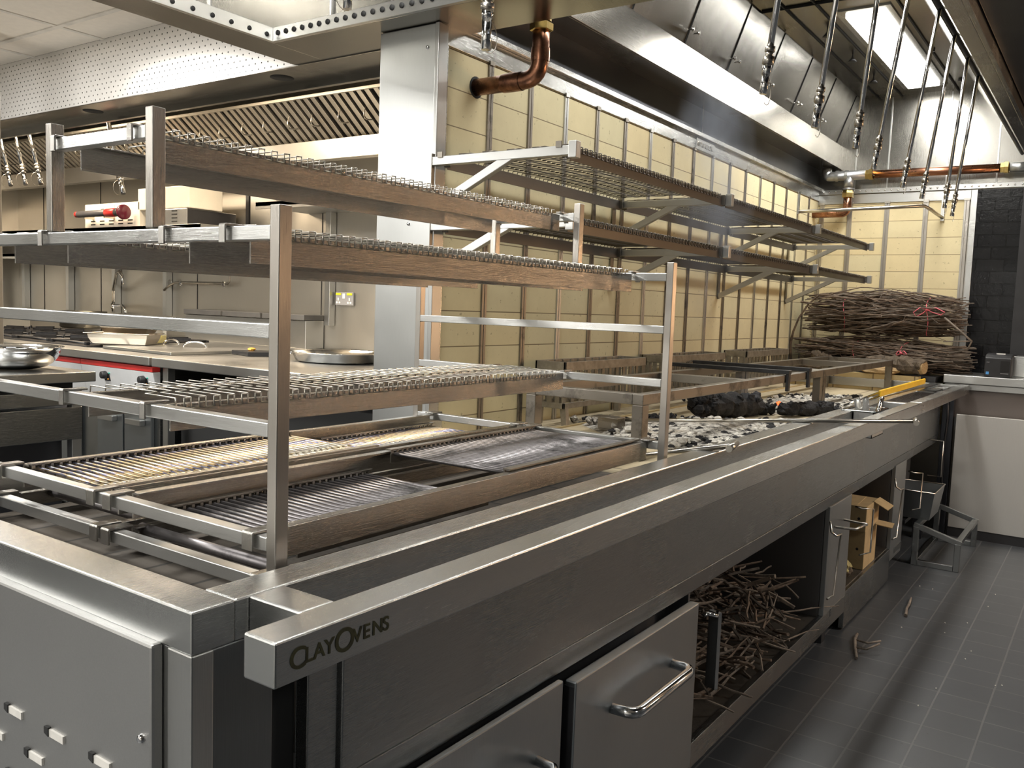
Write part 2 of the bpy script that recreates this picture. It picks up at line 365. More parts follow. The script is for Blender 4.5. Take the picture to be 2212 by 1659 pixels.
# pillar that ends the firebrick wall
p = root('pillar', (2.09, 1.88, 0), 'satin stainless clad pillar at the near end of the cream brick wall', 'pillar'); p['kind'] = 'structure'; p.name = 'trim_1'; ORG[p.name] = Vector((2.09, 1.88, 0))
MB().box(2.09, 2.13, 1.765, 1.998, 0, 2.098).build('cladding', steel('pillar_steel', (.66, .67, .66), .26, .34, 'z', .06, .1), p, .003)
MB().box(2.085, 2.13, 1.753, 1.768, .82, 2.098).build('corner_strip', ST_Z, p, .002)
for z in (2.03, 1.50): MB().lathe((2.089, 1.80 if z > 1.6 else 1.86, z), [(.006, 0), (.005, -.003), (.0001, -.004)], 10, axis='x').build('screw', CHROME, p)
# ceiling of the kitchen on the left: white lay-in tiles
ce = struct(MB().box(-2.6, 2.22, 2.56, 8.0, 2.368, 2.39).box(-2.6, 7.2, -2.6, .38, 2.56, 2.58).box(-2.6, 2.0, .38, 2.56, 2.72, 2.74), 'ceiling', WHITE_T)
b = MB()
for i in range(9): b.box(-2.6, 2.22, 2.60+.6*i-.012, 2.60+.6*i+.012, 2.364, 2.37)
for i in range(8): b.box(2.02-.6*i-.012, 2.02-.6*i+.012, 2.56, 8.0, 2.363, 2.37)
b.build('ceiling_grid', plain('grid_white', (.62, .58, .52), .7), ce)
# ================================================================== HOODS
hg = root('extraction_hood', (1.0, 1.4, 2.1), 'stainless extraction hood over the near grill racks, drilled rim strip and seamed inner walls', 'hood')
b = MB().box(2.0, 2.004, .42, 2.40, 2.105, 2.72).box(-1.6, 2.0, 2.40, 2.404, 2.105, 2.72)
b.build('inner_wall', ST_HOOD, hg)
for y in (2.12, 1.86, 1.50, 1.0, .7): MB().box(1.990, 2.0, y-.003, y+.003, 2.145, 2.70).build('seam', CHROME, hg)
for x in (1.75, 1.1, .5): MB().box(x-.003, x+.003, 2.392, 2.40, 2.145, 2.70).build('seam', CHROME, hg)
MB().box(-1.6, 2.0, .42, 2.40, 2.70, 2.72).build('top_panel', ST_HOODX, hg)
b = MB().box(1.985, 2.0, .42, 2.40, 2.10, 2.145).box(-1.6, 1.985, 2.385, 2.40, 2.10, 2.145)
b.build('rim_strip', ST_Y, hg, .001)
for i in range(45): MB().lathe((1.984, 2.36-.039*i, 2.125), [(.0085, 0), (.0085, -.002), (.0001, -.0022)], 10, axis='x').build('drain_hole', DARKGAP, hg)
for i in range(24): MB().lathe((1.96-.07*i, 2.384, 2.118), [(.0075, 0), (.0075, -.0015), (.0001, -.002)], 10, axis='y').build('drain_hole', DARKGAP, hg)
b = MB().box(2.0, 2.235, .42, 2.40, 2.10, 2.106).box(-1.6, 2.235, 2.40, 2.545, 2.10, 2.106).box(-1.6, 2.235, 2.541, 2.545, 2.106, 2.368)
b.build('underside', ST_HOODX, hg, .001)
MB().box(.7, 1.8, 1.42, 1.58, 2.68, 2.70).build('lamp_lens', LENS, hg, .004)
# perforated supply face of the cook-line hood
hk = root('extraction_hood', (3.0, 5.0, 2.1), 'long wall hood over the cookline with perforated white front and slatted filters', 'hood')
MB().box(2.222, 2.228, 2.545, 7.72, 2.10, 2.368).build('perforated_front', PERF, hk)
b = MB().box(2.222, 2.42, 1.998, 7.72, 2.096, 2.10).box(2.40, 2.42, 1.998, 7.72, 2.07, 2.10).box(2.236, 2.42, 2.0, 2.545, 2.10, 2.12)
b.build('front_underside', ST_HOODX, hk, .001)
for y in (2.72, 4.04, 5.4, 6.7):
    MB().lathe((2.31, y, 2.0955), [(.0001, -.0005), (.045, -.0005), (.045, .002)], 28).build('round_air_jet', DARKGAP, hk)
MB().box(2.42, 3.5, 1.998, 7.72, 2.40, 2.42).build('top_panel', steel('warm_hood_steel', (.62, .57, .48), .25, .35, 'y', .05, .2), hk)
MB().box(2.42, 2.424, 1.998, 7.72, 2.10, 2.40).build('inner_front', ST_HOODX, hk)
b = MB().box(3.52, 3.75, 1.998, 7.72, 2.10, 2.15).box(3.5, 3.56, 1.998, 7.72, 2.04, 2.15)
b.build('grease_trough', ST_Y, hk, .002)
FX0, FZ0, FX1, FZ1 = 3.54, 2.15, 3.30, 2.335
MB().obox(((FX0+FX1)/2+.03, 4.86, (FZ0+FZ1)/2+.02), (FX1-FX0, 0, FZ1-FZ0), (0, 5.7, 0), (.006, 0, .008)).build('filter_backing', DARKGAP, hk)
for k in range(14):
    b = MB(); y0 = 2.02+.40*k
    nrm = Vector((-(FZ1-FZ0), 0, FX1-FX0)).normalized()
    for i in range(7):
        y = y0+.012+.056*i
        b.obox(((FX0+FX1)/2, y+.015, (FZ0+FZ1)/2), (FX1-FX0, 0, FZ1-FZ0), (0, .032, 0), nrm*.012)
    for t in (0, 1):
        x, z = L(FX0, FX1, t), L(FZ0, FZ1, t); b.box(x-.008, x+.008, y0, y0+.40, z-.008, z+.008)
    f = b.build('grease_filter', ST_WALL, hk, .001)
    for q in (.11, .30):
        a = []
        for i in range(9):
            t = i/8*PI; a.append((L(FX0, FX1, .35+.3*(i/8))-.04*math.sin(t), y0+q, L(FZ0, FZ1, .35+.3*(i/8))-.035*math.sin(t)))
        MB().tube(a, .004, 6).build('pull_handle', ST_WIRE, f)
MB().box(2.70, 2.98, 3.55, 4.55, 2.385, 2.40).build('lamp_lens', LENSW, hk, .004)
MB().box(2.70, 2.98, 5.4, 6.3, 2.385, 2.40).build('lamp_lens', LENSW, hk, .004)
# hearth hood
hh = root('extraction_hood', (4.2, 1.1, 2.1), 'big stainless hood over the charcoal hearth with long bright ceiling lamp', 'hood')
MB().box(2.24, XE, .85, 1.53, 2.70, 2.72).build('top_panel', ST_HOODX, hh)
b = MB()
for y in (.95, 1.28, 1.42): b.box(2.24, XE, y-.004, y+.004, 2.692, 2.70)
for x in (4.2, 2.9): b.box(x-.004, x+.004, .85, 1.53, 2.69, 2.70)
b.build('top_seam', DARKGAP, hh)
MB().prism([(2.24, .85, 2.70), (2.24, .845, 2.70), (2.24, .455, 2.12), (2.24, .46, 2.12)], (XE-2.24, 0, 0)).build('front_slope', ST_HOODX, hh)
b = MB().box(2.10, XE, .415, .46, 2.10, 2.13).box(2.10, XE, .40, .415, 2.10, 2.30)
b.build('front_rim', ST_X, hh, .0015)
b = MB().box(2.235, XE, 1.63, 1.64, 2.25, 2.40).box(2.235, XE, 1.64, 1.77, 2.25, 2.256)
b.build('grease_trough', ST_HOODX, hh, .001)
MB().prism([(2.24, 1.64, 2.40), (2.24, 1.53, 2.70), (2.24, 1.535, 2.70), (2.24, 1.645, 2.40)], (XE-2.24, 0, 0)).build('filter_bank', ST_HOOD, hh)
for i in range(8):
    x = 2.6+.49*i; MB().bar((x, 1.635, 2.405), (x, 1.530, 2.695), .004, .004, (1, 0, 0)).build('filter_joint', DARKGAP, hh)
for i in range(7):
    x = 2.6+.49*i
    for s in (-.03, .03): MB().lathe((x+s, 1.612, 2.45), [(.003, 0), (.003, -.02), (.009, -.022), (.009, -.028), (.0001, -.03)], 10, axis='y').build('filter_knob', CHROME, hh)
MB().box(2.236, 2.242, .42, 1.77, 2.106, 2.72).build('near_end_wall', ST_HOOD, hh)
b = MB().box(4.36, 5.98, .985, 1.235, 2.692, 2.70); b.build('lamp_frame', ST_X, hh, .001)
MB().box(4.42, 5.92, 1.02, 1.20, 2.678, 2.694).build('lamp_lens', LENS, hh, .006)
MB().box(2.35, 3.55, 1.02, 1.20, 2.678, 2.694).build('lamp_lens', LENS, hh, .006)
for (x, y) in ((4.6, 1.33), (5.1, 1.33), (5.6, 1.33)):
    MB().lathe((x, y, 2.66), [(.003, .04), (.006, .02), (.024, .0), (.0001, .003)], 12).build('spray_cone', BLACK, hh)
for (x, y) in ((5.2, .95), (5.9, .90)): MB().lathe((x, y, 2.69), [(.018, .01), (.018, 0), (.0001, 0)], 14).build('plug', BLACK, hh)
MB().tube([(2.3, .56, 2.26), (6.0, .56, 2.26)], .012, 10).build('header_pipe', BLACK, hh)
# dark plenum in front of the hood
pl = root('plenum_box', (3.4, .0, 2.12), 'dark blue black riveted plenum box in front of the hearth hood', 'duct')
MB().box(1.2, XE, -.9, .395, 2.14, 2.50).build('casing', ST_DARK, pl, .002)
for i in range(90): MB().lathe((1.5+.05*i, .22, 2.139), [(.004, 0), (.003, -.002), (.0001, -.003)], 6).build('rivet', ST_DARK, pl)
MB().box(1.2, XE, .243, .25, 2.136, 2.14).build('seam', ST_HOOD, pl)

# ================================================================== NOZZLE DROPPERS
def dropper(x, y0, z0, y1, z1, label, group, r=.0065, s=1.0, side=1):
    o = root('suppression_dropper', (x, y0, z0), label, 'pipe', group)
    p, q = Vector((x, y0, z0)), Vector((x, y1, z1)); d = (q-p).normalized()
    e = q-d*.085*s
    MB().cyl(p, e, r, 10).build('drop_pipe', CHROME, o)
    f = MB().cyl(e-d*.006, e+d*.004, r*1.5, 12).cyl(e+d*.004, e+d*.013, r*1.15, 12).cyl(e+d*.013, e+d*.028, r*1.75, 6)
    f.build('union', ST_WIRE, o)
    MB().cyl(e+d*.028, e+d*.048, r*1.35, 8).cyl(e+d*.048, q, r*1.15, 12).build('nozzle', CHROME, o)
    c = e+d*.050; a = []
    for i in range(13):
        t = i/12*PI*1.25-.35; a.append(c+Vector((.010+.024*s*math.sin(t), 0, .0))*side+Vector((0, 0, -.026*s+.028*s*math.cos(t))))
    MB().tube(a, .0009, 5, caps=False).build('cap_ring', ST_WIRE, o)
    return o
H = [('nearest of the row, left of the bright lamp', 1.90), ('second of the row, over the trough', 2.2), ('third of the row, crossing the lit lamp', 2.5), ('fourth of the row, crossing the lamp middle', 2.81)]
names = ['first thin chrome dropper in the hood row, left of the ceiling lamp', 'second chrome dropper in the hood row, just left of the ceiling lamp', 'third chrome dropper, crossing the near half of the bright lamp', 'fourth chrome dropper, crossing the middle of the bright lamp',
         'fifth chrome dropper, crossing the far end of the bright lamp', 'sixth chrome dropper, in front of the bright patch on the hood end', 'seventh chrome dropper, right of the bright patch, nozzle before the brick wall', 'last and farthest chrome dropper, nozzle over the far brick wall']
for i, x in enumerate((1.93-.0, 2.08+.13, 2.51, 2.81, 3.133, 3.44, 3.75, 4.04)):
    xx = (1.735, 2.09, 2.385, 2.73, 3.133, 3.44, 3.75, 4.04)[i]
    yy = (.62, .62, .60, .632, .63, .625, .597, .613)[i]
    dropper(xx, .555, 2.27 if i > 1 else 2.30, yy, 1.69, names[i], 'suppression droppers under the hearth hood', side=-1 if i == 3 else 1)
dropper(1.80, 1.36, 2.70, 1.359, 1.890, 'short chrome dropper hanging beside the near copper elbow', 'suppression droppers under the grill hood', .011, 1.45)
dropper(1.62, 1.66, 2.70, 1.665, 1.985, 'chrome dropper cut by the top edge of the photo', 'suppression droppers under the grill hood', .010, 1.4, -1)
for i, (yt, yb, zb) in enumerate(((6.25, 6.06, 1.926), (6.05, 5.865, 1.922), (5.88, 5.675, 1.918), (4.97, 4.762, 1.818))):
    dropper(2.9, yt, 2.40, yb, zb, ['leftmost slanting chrome dropper under the cookline hood', 'middle of three slanting chrome droppers at the far left', 'right one of three slanting chrome droppers at the far left', 'lone slanting dropper above the louvred grey appliance'][i], 'droppers under the cookline hood', .012, 1.5, -1)

# ================================================================== COPPER PIPES
def elbow(c, a, b, r, n=7):
    c, a, b = Vector(c), Vector(a), Vector(b); out = []
    for i in range(n+1):
        t = i/n; out.append(c + a*(1-t)**2 + b*t**2)
    return out
o = root('copper_pipe', (2.289, 1.77, 1.95), 'aged brown copper elbow pipe coming out of the brick wall at the pillar', 'pipe')
e = elbow((2.289, 1.52, 1.95), (0, .06, 0), (0, 0, .06), .028)
MB().tube([(2.289, 1.775, 1.95), (2.289, 1.60, 1.95)]+e+[(2.289, 1.52, 2.05), (2.289, 1.52, 2.11)], .0265, 20).build('tube', COPPER, o)
MB().lathe((2.289, 1.62, 1.95), [(.0285, -.035), (.0295, 0), (.0285, .035)], 20, axis='y').build('soldered_sleeve', COPPER, o)
MB().lathe((2.289, 1.52, 2.02), [(.0285, -.02), (.0295, 0), (.0285, .02)], 20).build('soldered_sleeve', COPPER, o)
MB().lathe((2.289, 1.766, 1.95), [(.027, 0), (.034, 0), (.034, -.004), (.027, -.004)], 20, axis='y').build('wall_hole', DARKGAP, o)
MB().lathe((2.289, 1.52, 2.10), [(.030, -.01), (.036, -.008), (.036, .012), (.033, .014)], 6, False).lathe((2.289, 1.52, 2.118), [(.030, 0), (.030, .016)], 16).build('brass_union', BRASS, o)
b = MB().lathe((2.289, 1.52, 2.13), [(.036, 0), (.036, .012), (.032, .014), (.032, .05), (.037, .052), (.037, .064)], 20)
b.tube([(2.289, 1.52, 2.19), (2.289, 1.44, 2.20), (2.289, 1.36, 2.20)], .024, 12); b.build('iron_fitting', IRON, o)
o = root('copper_pipe', (6.05, 1.2, 2.19), 'long bright copper pipe across the far end wall with grey tee', 'pipe')
MB().tube([(6.04, 1.40, 2.188), (6.04, .67, 2.186)], .0265, 18).build('tube', COPPER2, o)
b = MB().tube([(6.04, 1.44, 2.188), (6.04, 1.66, 2.188)]+elbow((6.04, 1.69, 2.188), (0, -.02, 0), (0, 0, .05), .03), .031, 14)
b.lathe((6.04, 1.56, 2.188), [(.036, -.01), (.036, .01)], 14, axis='y').lathe((6.04, 1.62, 2.188), [(.036, -.01), (.036, .01)], 14, axis='y').tube([(6.04, 1.545, 2.18), (6.04, 1.545, 2.11)], .031, 14).lathe((6.04, 1.545, 2.095), [(.037, 0), (.037, .012)], 14)
b.build('iron_tee', IRON, o); MB().tube([(6.04, .62, 2.186), (6.04, .52, 2.186)], .03, 12).build('iron_fitting', IRON, o)
b = MB().lathe((6.04, 1.42, 2.188), [(.03, -.025), (.037, -.022), (.037, 0), (.032, .002), (.032, .02)], 6, False, 'y').lathe((6.04, .65, 2.186), [(.03, -.025), (.037, -.022), (.037, 0), (.032, .002), (.032, .02)], 6, False, 'y').lathe((6.04, 1.545, 2.065), [(.03, -.02), (.037, -.018), (.037, .01), (.032, .03)], 6, False)
b.build('brass_union', BRASS, o)
MB().tube([(6.04, 1.545, 2.07), (6.04, 1.545, 2.0)]+elbow((6.04, 1.545, 1.945), (0, 0, .04), (0, .04, 0), .03)+[(6.04, 1.775, 1.945)], .0265, 16).build('drop_tube', COPPER, o)
o = root('curved_rail', (5.70, 1.77, 1.93), 'thin brushed steel rail bowed across the far corner of the brick walls', 'rail')
A = Vector((5.70, 1.76, 1.925)); B_ = Vector((5.95, 1.06, 1.965)); C_ = Vector((6.14, .985, 1.93))
MB().tube([A, A.lerp(B_, .35), A.lerp(B_, .7), B_, B_.lerp(C_, .35)+Vector((0, 0, -.003)), B_.lerp(C_, .7)+Vector((0, 0, -.014)), C_+Vector((0, 0, -.02))], .011, 10).build('rail', ST_WIRE, o)
MB().box(5.69, 5.71, YW-.016, YW-.008, 1.91, 2.05).box(XE-.014, XE-.006, .975, .995, 1.89, 2.07).build('fixing_plate', ST_Z, o)
o = root('maker_plate', (4.147, 1.757, 2.05), 'small embossed metal nameplate on the rail above the bricks', 'plate')
MB().box(4.03, 4.26, YW-.018, YW-.011, 2.045, 2.10).build('plate', ST_X, o, .001)
b = MB()
for i in range(9):
    x = 4.055+.02*i; b.box(x, x+.004, YW-.020, YW-.017, 2.062, 2.082).box(x, x+.013, YW-.020, YW-.017, 2.062+.016*(i % 2), 2.066+.016*(i % 2))
b.lathe((4.05, YW-.018, 2.073), [(.012, 0), (.012, -.002), (.008, -.002)], 12, axis='y'); b.build('embossing', ST_WIRE, o)

# ================================================================== CHARCOAL RANGE (the long counter)
ZT, Y0, Y1, X0, XEND = .90, .826, .885, .583, 5.60
cr = root('charcoal_range', (3.0, 1.2, 0), 'long stainless charcoal range filling the foreground, with hand rail and cupboards below', 'cooking range')
b = MB().prism([(X0, Y0, .849), (X0, 1.76, .849), (X0, 1.76, ZT), (X0, Y0, ZT)], (.059, 0, 0))
b.box(.642, XEND, Y0, Y1, .849, ZT)
b.box(.661, .714, .7365, .8255, .849, ZT)              # bracket between rim and rail
b.box(X0, 2.088, 1.70, 1.76, .849, ZT)
b.box(XEND-.06, XEND, Y1, 1.76, .849, ZT)
b.build('top_rim', ST_X, cr, .0025)
b = MB().box(.583, 4.14, .6865, .737, .85, ZT).box(4.142, 5.60, .6865, .737, .85, ZT)
b.build('hand_rail', ST_X, cr, .0025)
for z in (.868, .885): MB().lathe((4.17, .6862, z), [(.003, 0), (.002, -.0015), (.0001, -.002)], 8, axis='y').build('rail_screw', CHROME, cr)
for x in (4.05, 5.50): MB().box(x, x+.053, .737, .8265, .85, .898).build('rail_bracket', ST_Y, cr, .001)
# rail top insert slots
# end panel carcass and vented door
b = MB().box(X0+.004, X0+.02, Y0+.002, 1.76, .06, .849).box(X0, X0+.03, Y0, .872, .06, .849)
b.build('end_frame', ST_Z, cr, .002)
ed = MB().box(X0-.012, X0+.004, .884, 1.74, .09, .851).build('vented_door', ST_END, cr, .004)
rnd = random.Random(3)
for r_ in range(9):
    for c in range(9):
        y = .985+.1065*c-.053*(r_ % 2); z = .677-.047*r_
        if y > 1.70 or z < .25: continue
        MB().obox((X0-.0135, y, z), (.003, 0, 0), (0, .036, 0), (0, 0, .010)).build('louvre_slot', plain('slot_light', (.62, .60, .56), .5) if r_+c == 0 else bpy.data.materials['slot_light'], ed)
        MB().prism([(X0-.0125, y+.016, z-.005), (X0-.0125, y+.026, z-.002), (X0-.0125, y+.026, z+.007), (X0-.0125, y+.016, z+.007)], (-.004, 0, 0)).build('louvre_mouth', DARKGAP, ed)
MB().lathe((X0-.012, .903, .734), [(.006, 0), (.0055, -.003), (.003, -.005), (.0001, -.004)], 12, axis='x').build('door_screw', CHROME, ed)
# front post, dark gap, fascia
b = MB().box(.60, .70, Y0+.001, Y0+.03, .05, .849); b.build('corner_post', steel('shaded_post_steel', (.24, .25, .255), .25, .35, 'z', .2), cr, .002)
MB().box(.70, .76, Y0+.03, Y0+.05, .05, .849).build('service_gap', DARKGAP, cr)
MB().box(.762, .815, Y0+.006, Y0+.03, .05, .849).build('side_stile', ST_PANEL, cr, .002)
MB().tube([(.70, Y0+.02, .62), (.70, Y0-.012, .60), (.715, Y0-.03, .56), (.73, Y0-.02, .5)], .016, 10).build('black_hose', BLACK, cr)
b = MB().box(.819, XEND-.02, Y0, Y0+.016, .604, .848); b.build('fascia_panel', ST_PANEL, cr, .002)
b = MB().prism([(.819, Y0-.002, .604), (.819, Y0+.02, .604), (.819, Y0+.02, .556), (.819, Y0+.006, .556)], (XEND-.84, 0, 0)); b.build('fascia_strip', ST_PANEL, cr, .0015)
# carcass behind (dark inside), split so the cavities are open
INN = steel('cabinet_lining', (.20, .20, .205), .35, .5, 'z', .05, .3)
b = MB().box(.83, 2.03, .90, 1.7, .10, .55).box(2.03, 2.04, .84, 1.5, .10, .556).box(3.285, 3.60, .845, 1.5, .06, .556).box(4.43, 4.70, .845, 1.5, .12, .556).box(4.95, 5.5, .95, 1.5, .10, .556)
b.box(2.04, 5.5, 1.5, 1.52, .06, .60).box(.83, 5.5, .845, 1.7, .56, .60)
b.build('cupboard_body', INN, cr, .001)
MB().box(2.045, 3.285, .84, 1.5, .125, .140).box(3.60, 4.43, .84, 1.5, .15, .165).build('cupboard_floor', ST_BURNT, cr)
b = MB().box(2.0, 3.60, Y0, Y0+.02, .078, .146).box(3.603, 4.43, Y0, Y0+.02, .008, .162)
b.build('plinth_panel', ST_PANEL, cr, .0015)
MB().box(3.285, 3.60, Y0, Y0+.018, .146, .56).build('cupboard_stile', ST_DOOR, cr, .0015)
MB().box(4.43, 4.685, Y0, Y0+.018, .10, .565).build('cupboard_stile', ST_DOOR, cr, .0015)
for x in (3.38, 4.52): MB().box(x, x+.17, Y0-.002, Y0+.001, .12, .15).build('stile_foot', ST_PANEL, cr)
for x in (.9, 2.1, 3.40, 4.50, 5.45): MB().box(x, x+.05, Y0+.03, Y0+.08, 0, .12).build('leg', ST_DARK, cr)
# doors
def door(x0, x1, z0, z1, hx0, hx1, hz, drop):
    d = MB().box(x0, x1, .800, Y0-.001, z0, z1).build('cupboard_door', ST_DOOR, cr, .003)
    pts = [(hx0, .80, hz), (hx0+.002, .768, hz)] + [Vector((hx0+.002, .768, hz)).lerp(Vector((hx0+.03, .748, hz)), t/3)+Vector((-.006, -.004, 0))*math.sin(t/3*PI) for t in (1, 2)] + [(hx0+.03, .748, hz), (hx1-.03, .748, hz)] + [Vector((hx1-.03, .748, hz)).lerp(Vector((hx1-.002, .768, hz)), t/3)+Vector((.006, -.004, 0))*math.sin(t/3*PI) for t in (1, 2)] + [(hx1-.002, .768, hz), (hx1, .80, hz)]
    MB().tube(pts, .0115, 14).build('handle', CHROME, d)
    MB().box(x0-.003, x0+.0, .803, .826, z0, z1-.01).build('door_edge', BLACK, d)
door(1.409, 2.004, .12, .543, 1.565, 1.86, .435, 0)
d2 = MB().box(.84, 1.383, .812, Y0-.001, .12, .553).build('cupboard_door', ST_DOOR, cr, .003)
MB().tube([(1.03, .812, .43), (1.035, .775, .43), (1.06, .755, .43), (1.27, .755, .43), (1.295, .775, .43), (1.30, .812, .43)], .0095, 14).build('handle', CHROME, d2)
def bolt(x, z, s=1):
    b = MB().tube([(x, Y0-.005, z+.05), (x, Y0-.012, z+.01), (x+.0, Y0-.03, z), (x+.05, Y0-.035, z-.002), (x+.06, Y0-.03, z-.03), (x+.055, Y0-.02, z-.24), (x+.01, Y0-.01, z-.245)], .004, 7)
    return b.build('bolt_handle', ST_WIRE, cr)
bolt(3.275, .46); bolt(4.40, .46)
b = MB().tube([(3.37, Y0-.002, .47), (3.39, Y0-.07, .47), (3.50, Y0-.085, .47), (3.50, Y0-.0, .475)], .005, 7); b.build('latch_loop', ST_WIRE, cr)
MB().obox((2.09, .79, .40), (.012, -.004, 0), (.01, .03, 0), (0, 0, .20)).build('flat_pull', ST_DOOR, cr)
MB().tube([(2.035, .80, .50), (2.04, .79, .508), (2.06, .775, .50), (2.09, .785, .498)], .005, 8).build('flat_pull_arm', CHROME, cr)
for x in (3.66, 4.73):
    MB().tube([(x, Y0-.002, .50), (x+.0, Y0-.03, .495), (x+.055, Y0-.06, .49), (x+.055, Y0-.06, .31), (x, Y0-.03, .305)], .0035, 7).build('wire_handle', ST_WIRE, cr)
MB().tube([(5.3, Y0-.002, .60), (5.3, Y0-.07, .60), (5.3, Y0-.07, .40), (5.3, Y0-.002, .40)], .0035, 7).build('wire_handle', ST_WIRE, cr)
# hearth bed inside the range
MB().box(2.0, XEND-.06, Y1, 1.765, .80, .83).build('hearth_slab', HEARTH, cr)
MB().box(.642, 2.0, Y1, 1.70, .80, .832).build('grill_bed', SOOTB, cr)
b = MB().box(2.0, XEND-.06, 1.60, 1.61, .83, .836).box(XEND-.055, XEND+.02, .95, 1.765, .83, .93)
b.build('hearth_end_bricks', brick_m('hearth_end_brick', 'YZX', .23, .11, (.50, .37, .17), (.46, .36, .19), (.14, .1, .06), .004, grime=(.2, .16, .1))[0], cr)
MB().box(XEND+.02, XE-.005, .87, 1.765, .90, .93).build('log_shelf', BLACK, cr)
# the cut-out lettering on the end of the hand rail
def text_mesh(s, size, font_off=.0):
    cu = bpy.data.curves.new('txt', 'FONT'); cu.body = s; cu.size = size; cu.extrude = .0006; cu.offset = font_off
    o = bpy.data.objects.new('txt', cu); COL.objects.link(o)
    dg = bpy.context.evaluated_depsgraph_get(); me = bpy.data.meshes.new_from_object(o.evaluated_get(dg))
    bpy.data.objects.remove(o); return me
def place_text(name, s, size, origin, ex, ez, m, parent, off=0.0):
    me = text_mesh(s, size, off); ex, ez = Vector(ex), Vector(ez); nrm = ex.cross(ez)
    org = ORG[parent.name]; o0 = Vector(origin)
    for v in me.vertices: v.co = o0+ex*v.co.x+ez*v.co.y+nrm*v.co.z-org
    me.materials.clear(); me.materials.append(m)
    o = bpy.data.objects.new(name, me); COL.objects.link(o); o.parent = parent; ORG[o.name] = org; return o
LETM = plain('letter_cutout', (.035, .035, .012), .6, 0, .5, 60)
x = .602
for ch, sz, adv, dz in (('C', .034, .0215, -.002), ('L', .024, .0125, .001), ('A', .024, .0155, .001), ('Y', .024, .0145, .001), ('O', .039, .0285, -.004), ('V', .024, .0160, .001), ('E', .024, .0150, .001), ('N', .024, .0180, .001), ('S', .024, .017, .001)):
    place_text('cut_letter', ch, sz, (x, .6864, .8655+dz), (1, 0, 0), (0, 0, 1), LETM, cr, .0004); x += adv

# ================================================================== RACK END FRAMES
def rack_frame(X, label, low, mids, up_y, top_y):
    r = root('rack_frame', (X, 1.3, .832), label, 'rack')
    W = .018
    for y in (.897, 1.695):
        MB().box(X, X+.022, y, y+W, .832, 1.3735).build('post', ST_POST, r, .0015)
    for y in up_y: MB().box(X, X+.022, y, y+W, 1.349, 1.524 if top_y else 1.45).build('upper_post', ST_POST, r, .0015)
    for z in (1.3475, 1.2195, 1.0885, .934) + ((.8775,) if low else ()):
        MB().box(X, X+.02, .897+W, 1.695, z-.0195, z).build('cross_bar', ST_RACK, r, .0015)
    if top_y: MB().box(X, X+.02, up_y[0]+W, up_y[1], 1.479, 1.4985).build('cross_bar', ST_RACK, r, .0015)
    return r
rack_frame(.76, 'near stainless rack end frame with tall posts at left foreground', True, 0, (1.1735, 1.454), True)
rack_frame(1.965, 'far stainless rack end frame standing before the ash covered hearth', False, 0, (1.165, 1.43), True)

# ================================================================== TRAYS
def belt(x0, x1, y0, y1, z, pitch, r=.0014, cell=.07, loops=True):
    """flat wire belt: strands zigzag across the width, ends bent down in square loops"""
    b = MB(); n = int((x1-x0)/pitch)
    ny = max(2, int(round((y1-y0)/cell)))
    for i in range(n):
        x = x0+pitch*i; pts = []
        if loops: pts += [(x+pitch*.55, y0-.002, z-.017), (x, y0-.002, z-.017), (x, y0-.002, z)]
        for k in range(ny):
            ya = L(y0, y1, k/ny); yb = L(y0, y1, (k+1)/ny)
            dx = pitch*.8 if k % 2 else 0; zz = z+(.0015 if k % 2 else 0)
            pts += [(x+dx, ya+.001, zz), (x+dx, yb-.001, zz)]
        if loops: pts += [(pts[-1][0], y1+.002, z-.017)]
        b.tube(pts, r, 5, smooth=True)
        if loops: b.tube([(x+pitch*.55, y0-.002, z-.017), (x+pitch*.55, y0-.002, z-.001), (x+pitch, y0-.002, z-.001)], r, 5)
    return b
def hook(X, y, z, s, w=.013, m=None, parent=None):
    """strap welded to a rail end, lying over the cross bar and bent down on its far side; s=-1 near frame, +1 far frame"""
    b = MB(); xi = X+.036 if s < 0 else X-.016; xo = X-.004 if s < 0 else X+.024
    b.prism([(xi, y-w/2, z+.0005), (xo, y-w/2, z+.0005), (xo, y-w/2, z-.022), (xo+s*.0035, y-w/2, z-.022), (xo+s*.0035, y-w/2, z+.002), (xo+s*.0015, y-w/2, z+.0045), (xi, y-w/2, z+.0045)], (0, w, 0))
    return b.build('hook', ST_RAIL, parent, .001)
def rail(parent, x0, x1, y, z0, z1, inw=1, fl=.012, t=.003, top=True, mt=None):
    b = MB().box(x0, x1, y-t/2, y+t/2, z0, z1)
    if top: b.box(x0, x1, min(y, y+inw*fl), max(y, y+inw*fl), z1-t, z1)
    return b.build('side_rail', mt or ST_RAIL, parent, .0006)
def wire_tray(ya, yb, ztop, label, cat='wire shelf', h=.040, x0=.80, x1=1.955, grp='wire trays hung between the rack frames'):
    r = root('wire_tray', ((x0+x1)/2, (ya+yb)/2, ztop-h), label, cat, grp)
    rail(r, x0, x1, ya, ztop-h, ztop-.004, 1); rail(r, x0, x1, yb, ztop-h, ztop-.004, -1)
    for y in (ya, yb): hook(.76, y, ztop-.0005, -1, parent=r); hook(1.965, y, ztop-.0005, 1, parent=r)
    belt(x0+.006, x1-.01, ya-.004, yb+.004, ztop+.006, .0272, .00125).build('wire_mesh', ST_WIRE, r)
    return r
wire_tray(1.221, 1.437, 1.4985, 'topmost wire mesh tray resting on the short upper posts of the rack', h=.046)
wire_tray(1.004, 1.142, 1.3475, 'second-tier wire mesh tray, right behind the tall near post', h=.048)
wire_tray(1.48, 1.66, 1.3475, 'second-tier wire mesh tray at the left, behind the socket and tap', h=.048)
wire_tray(1.19, 1.419, 1.0885, 'low wide wire mesh tray seen from above, over the rod grates', h=.046)
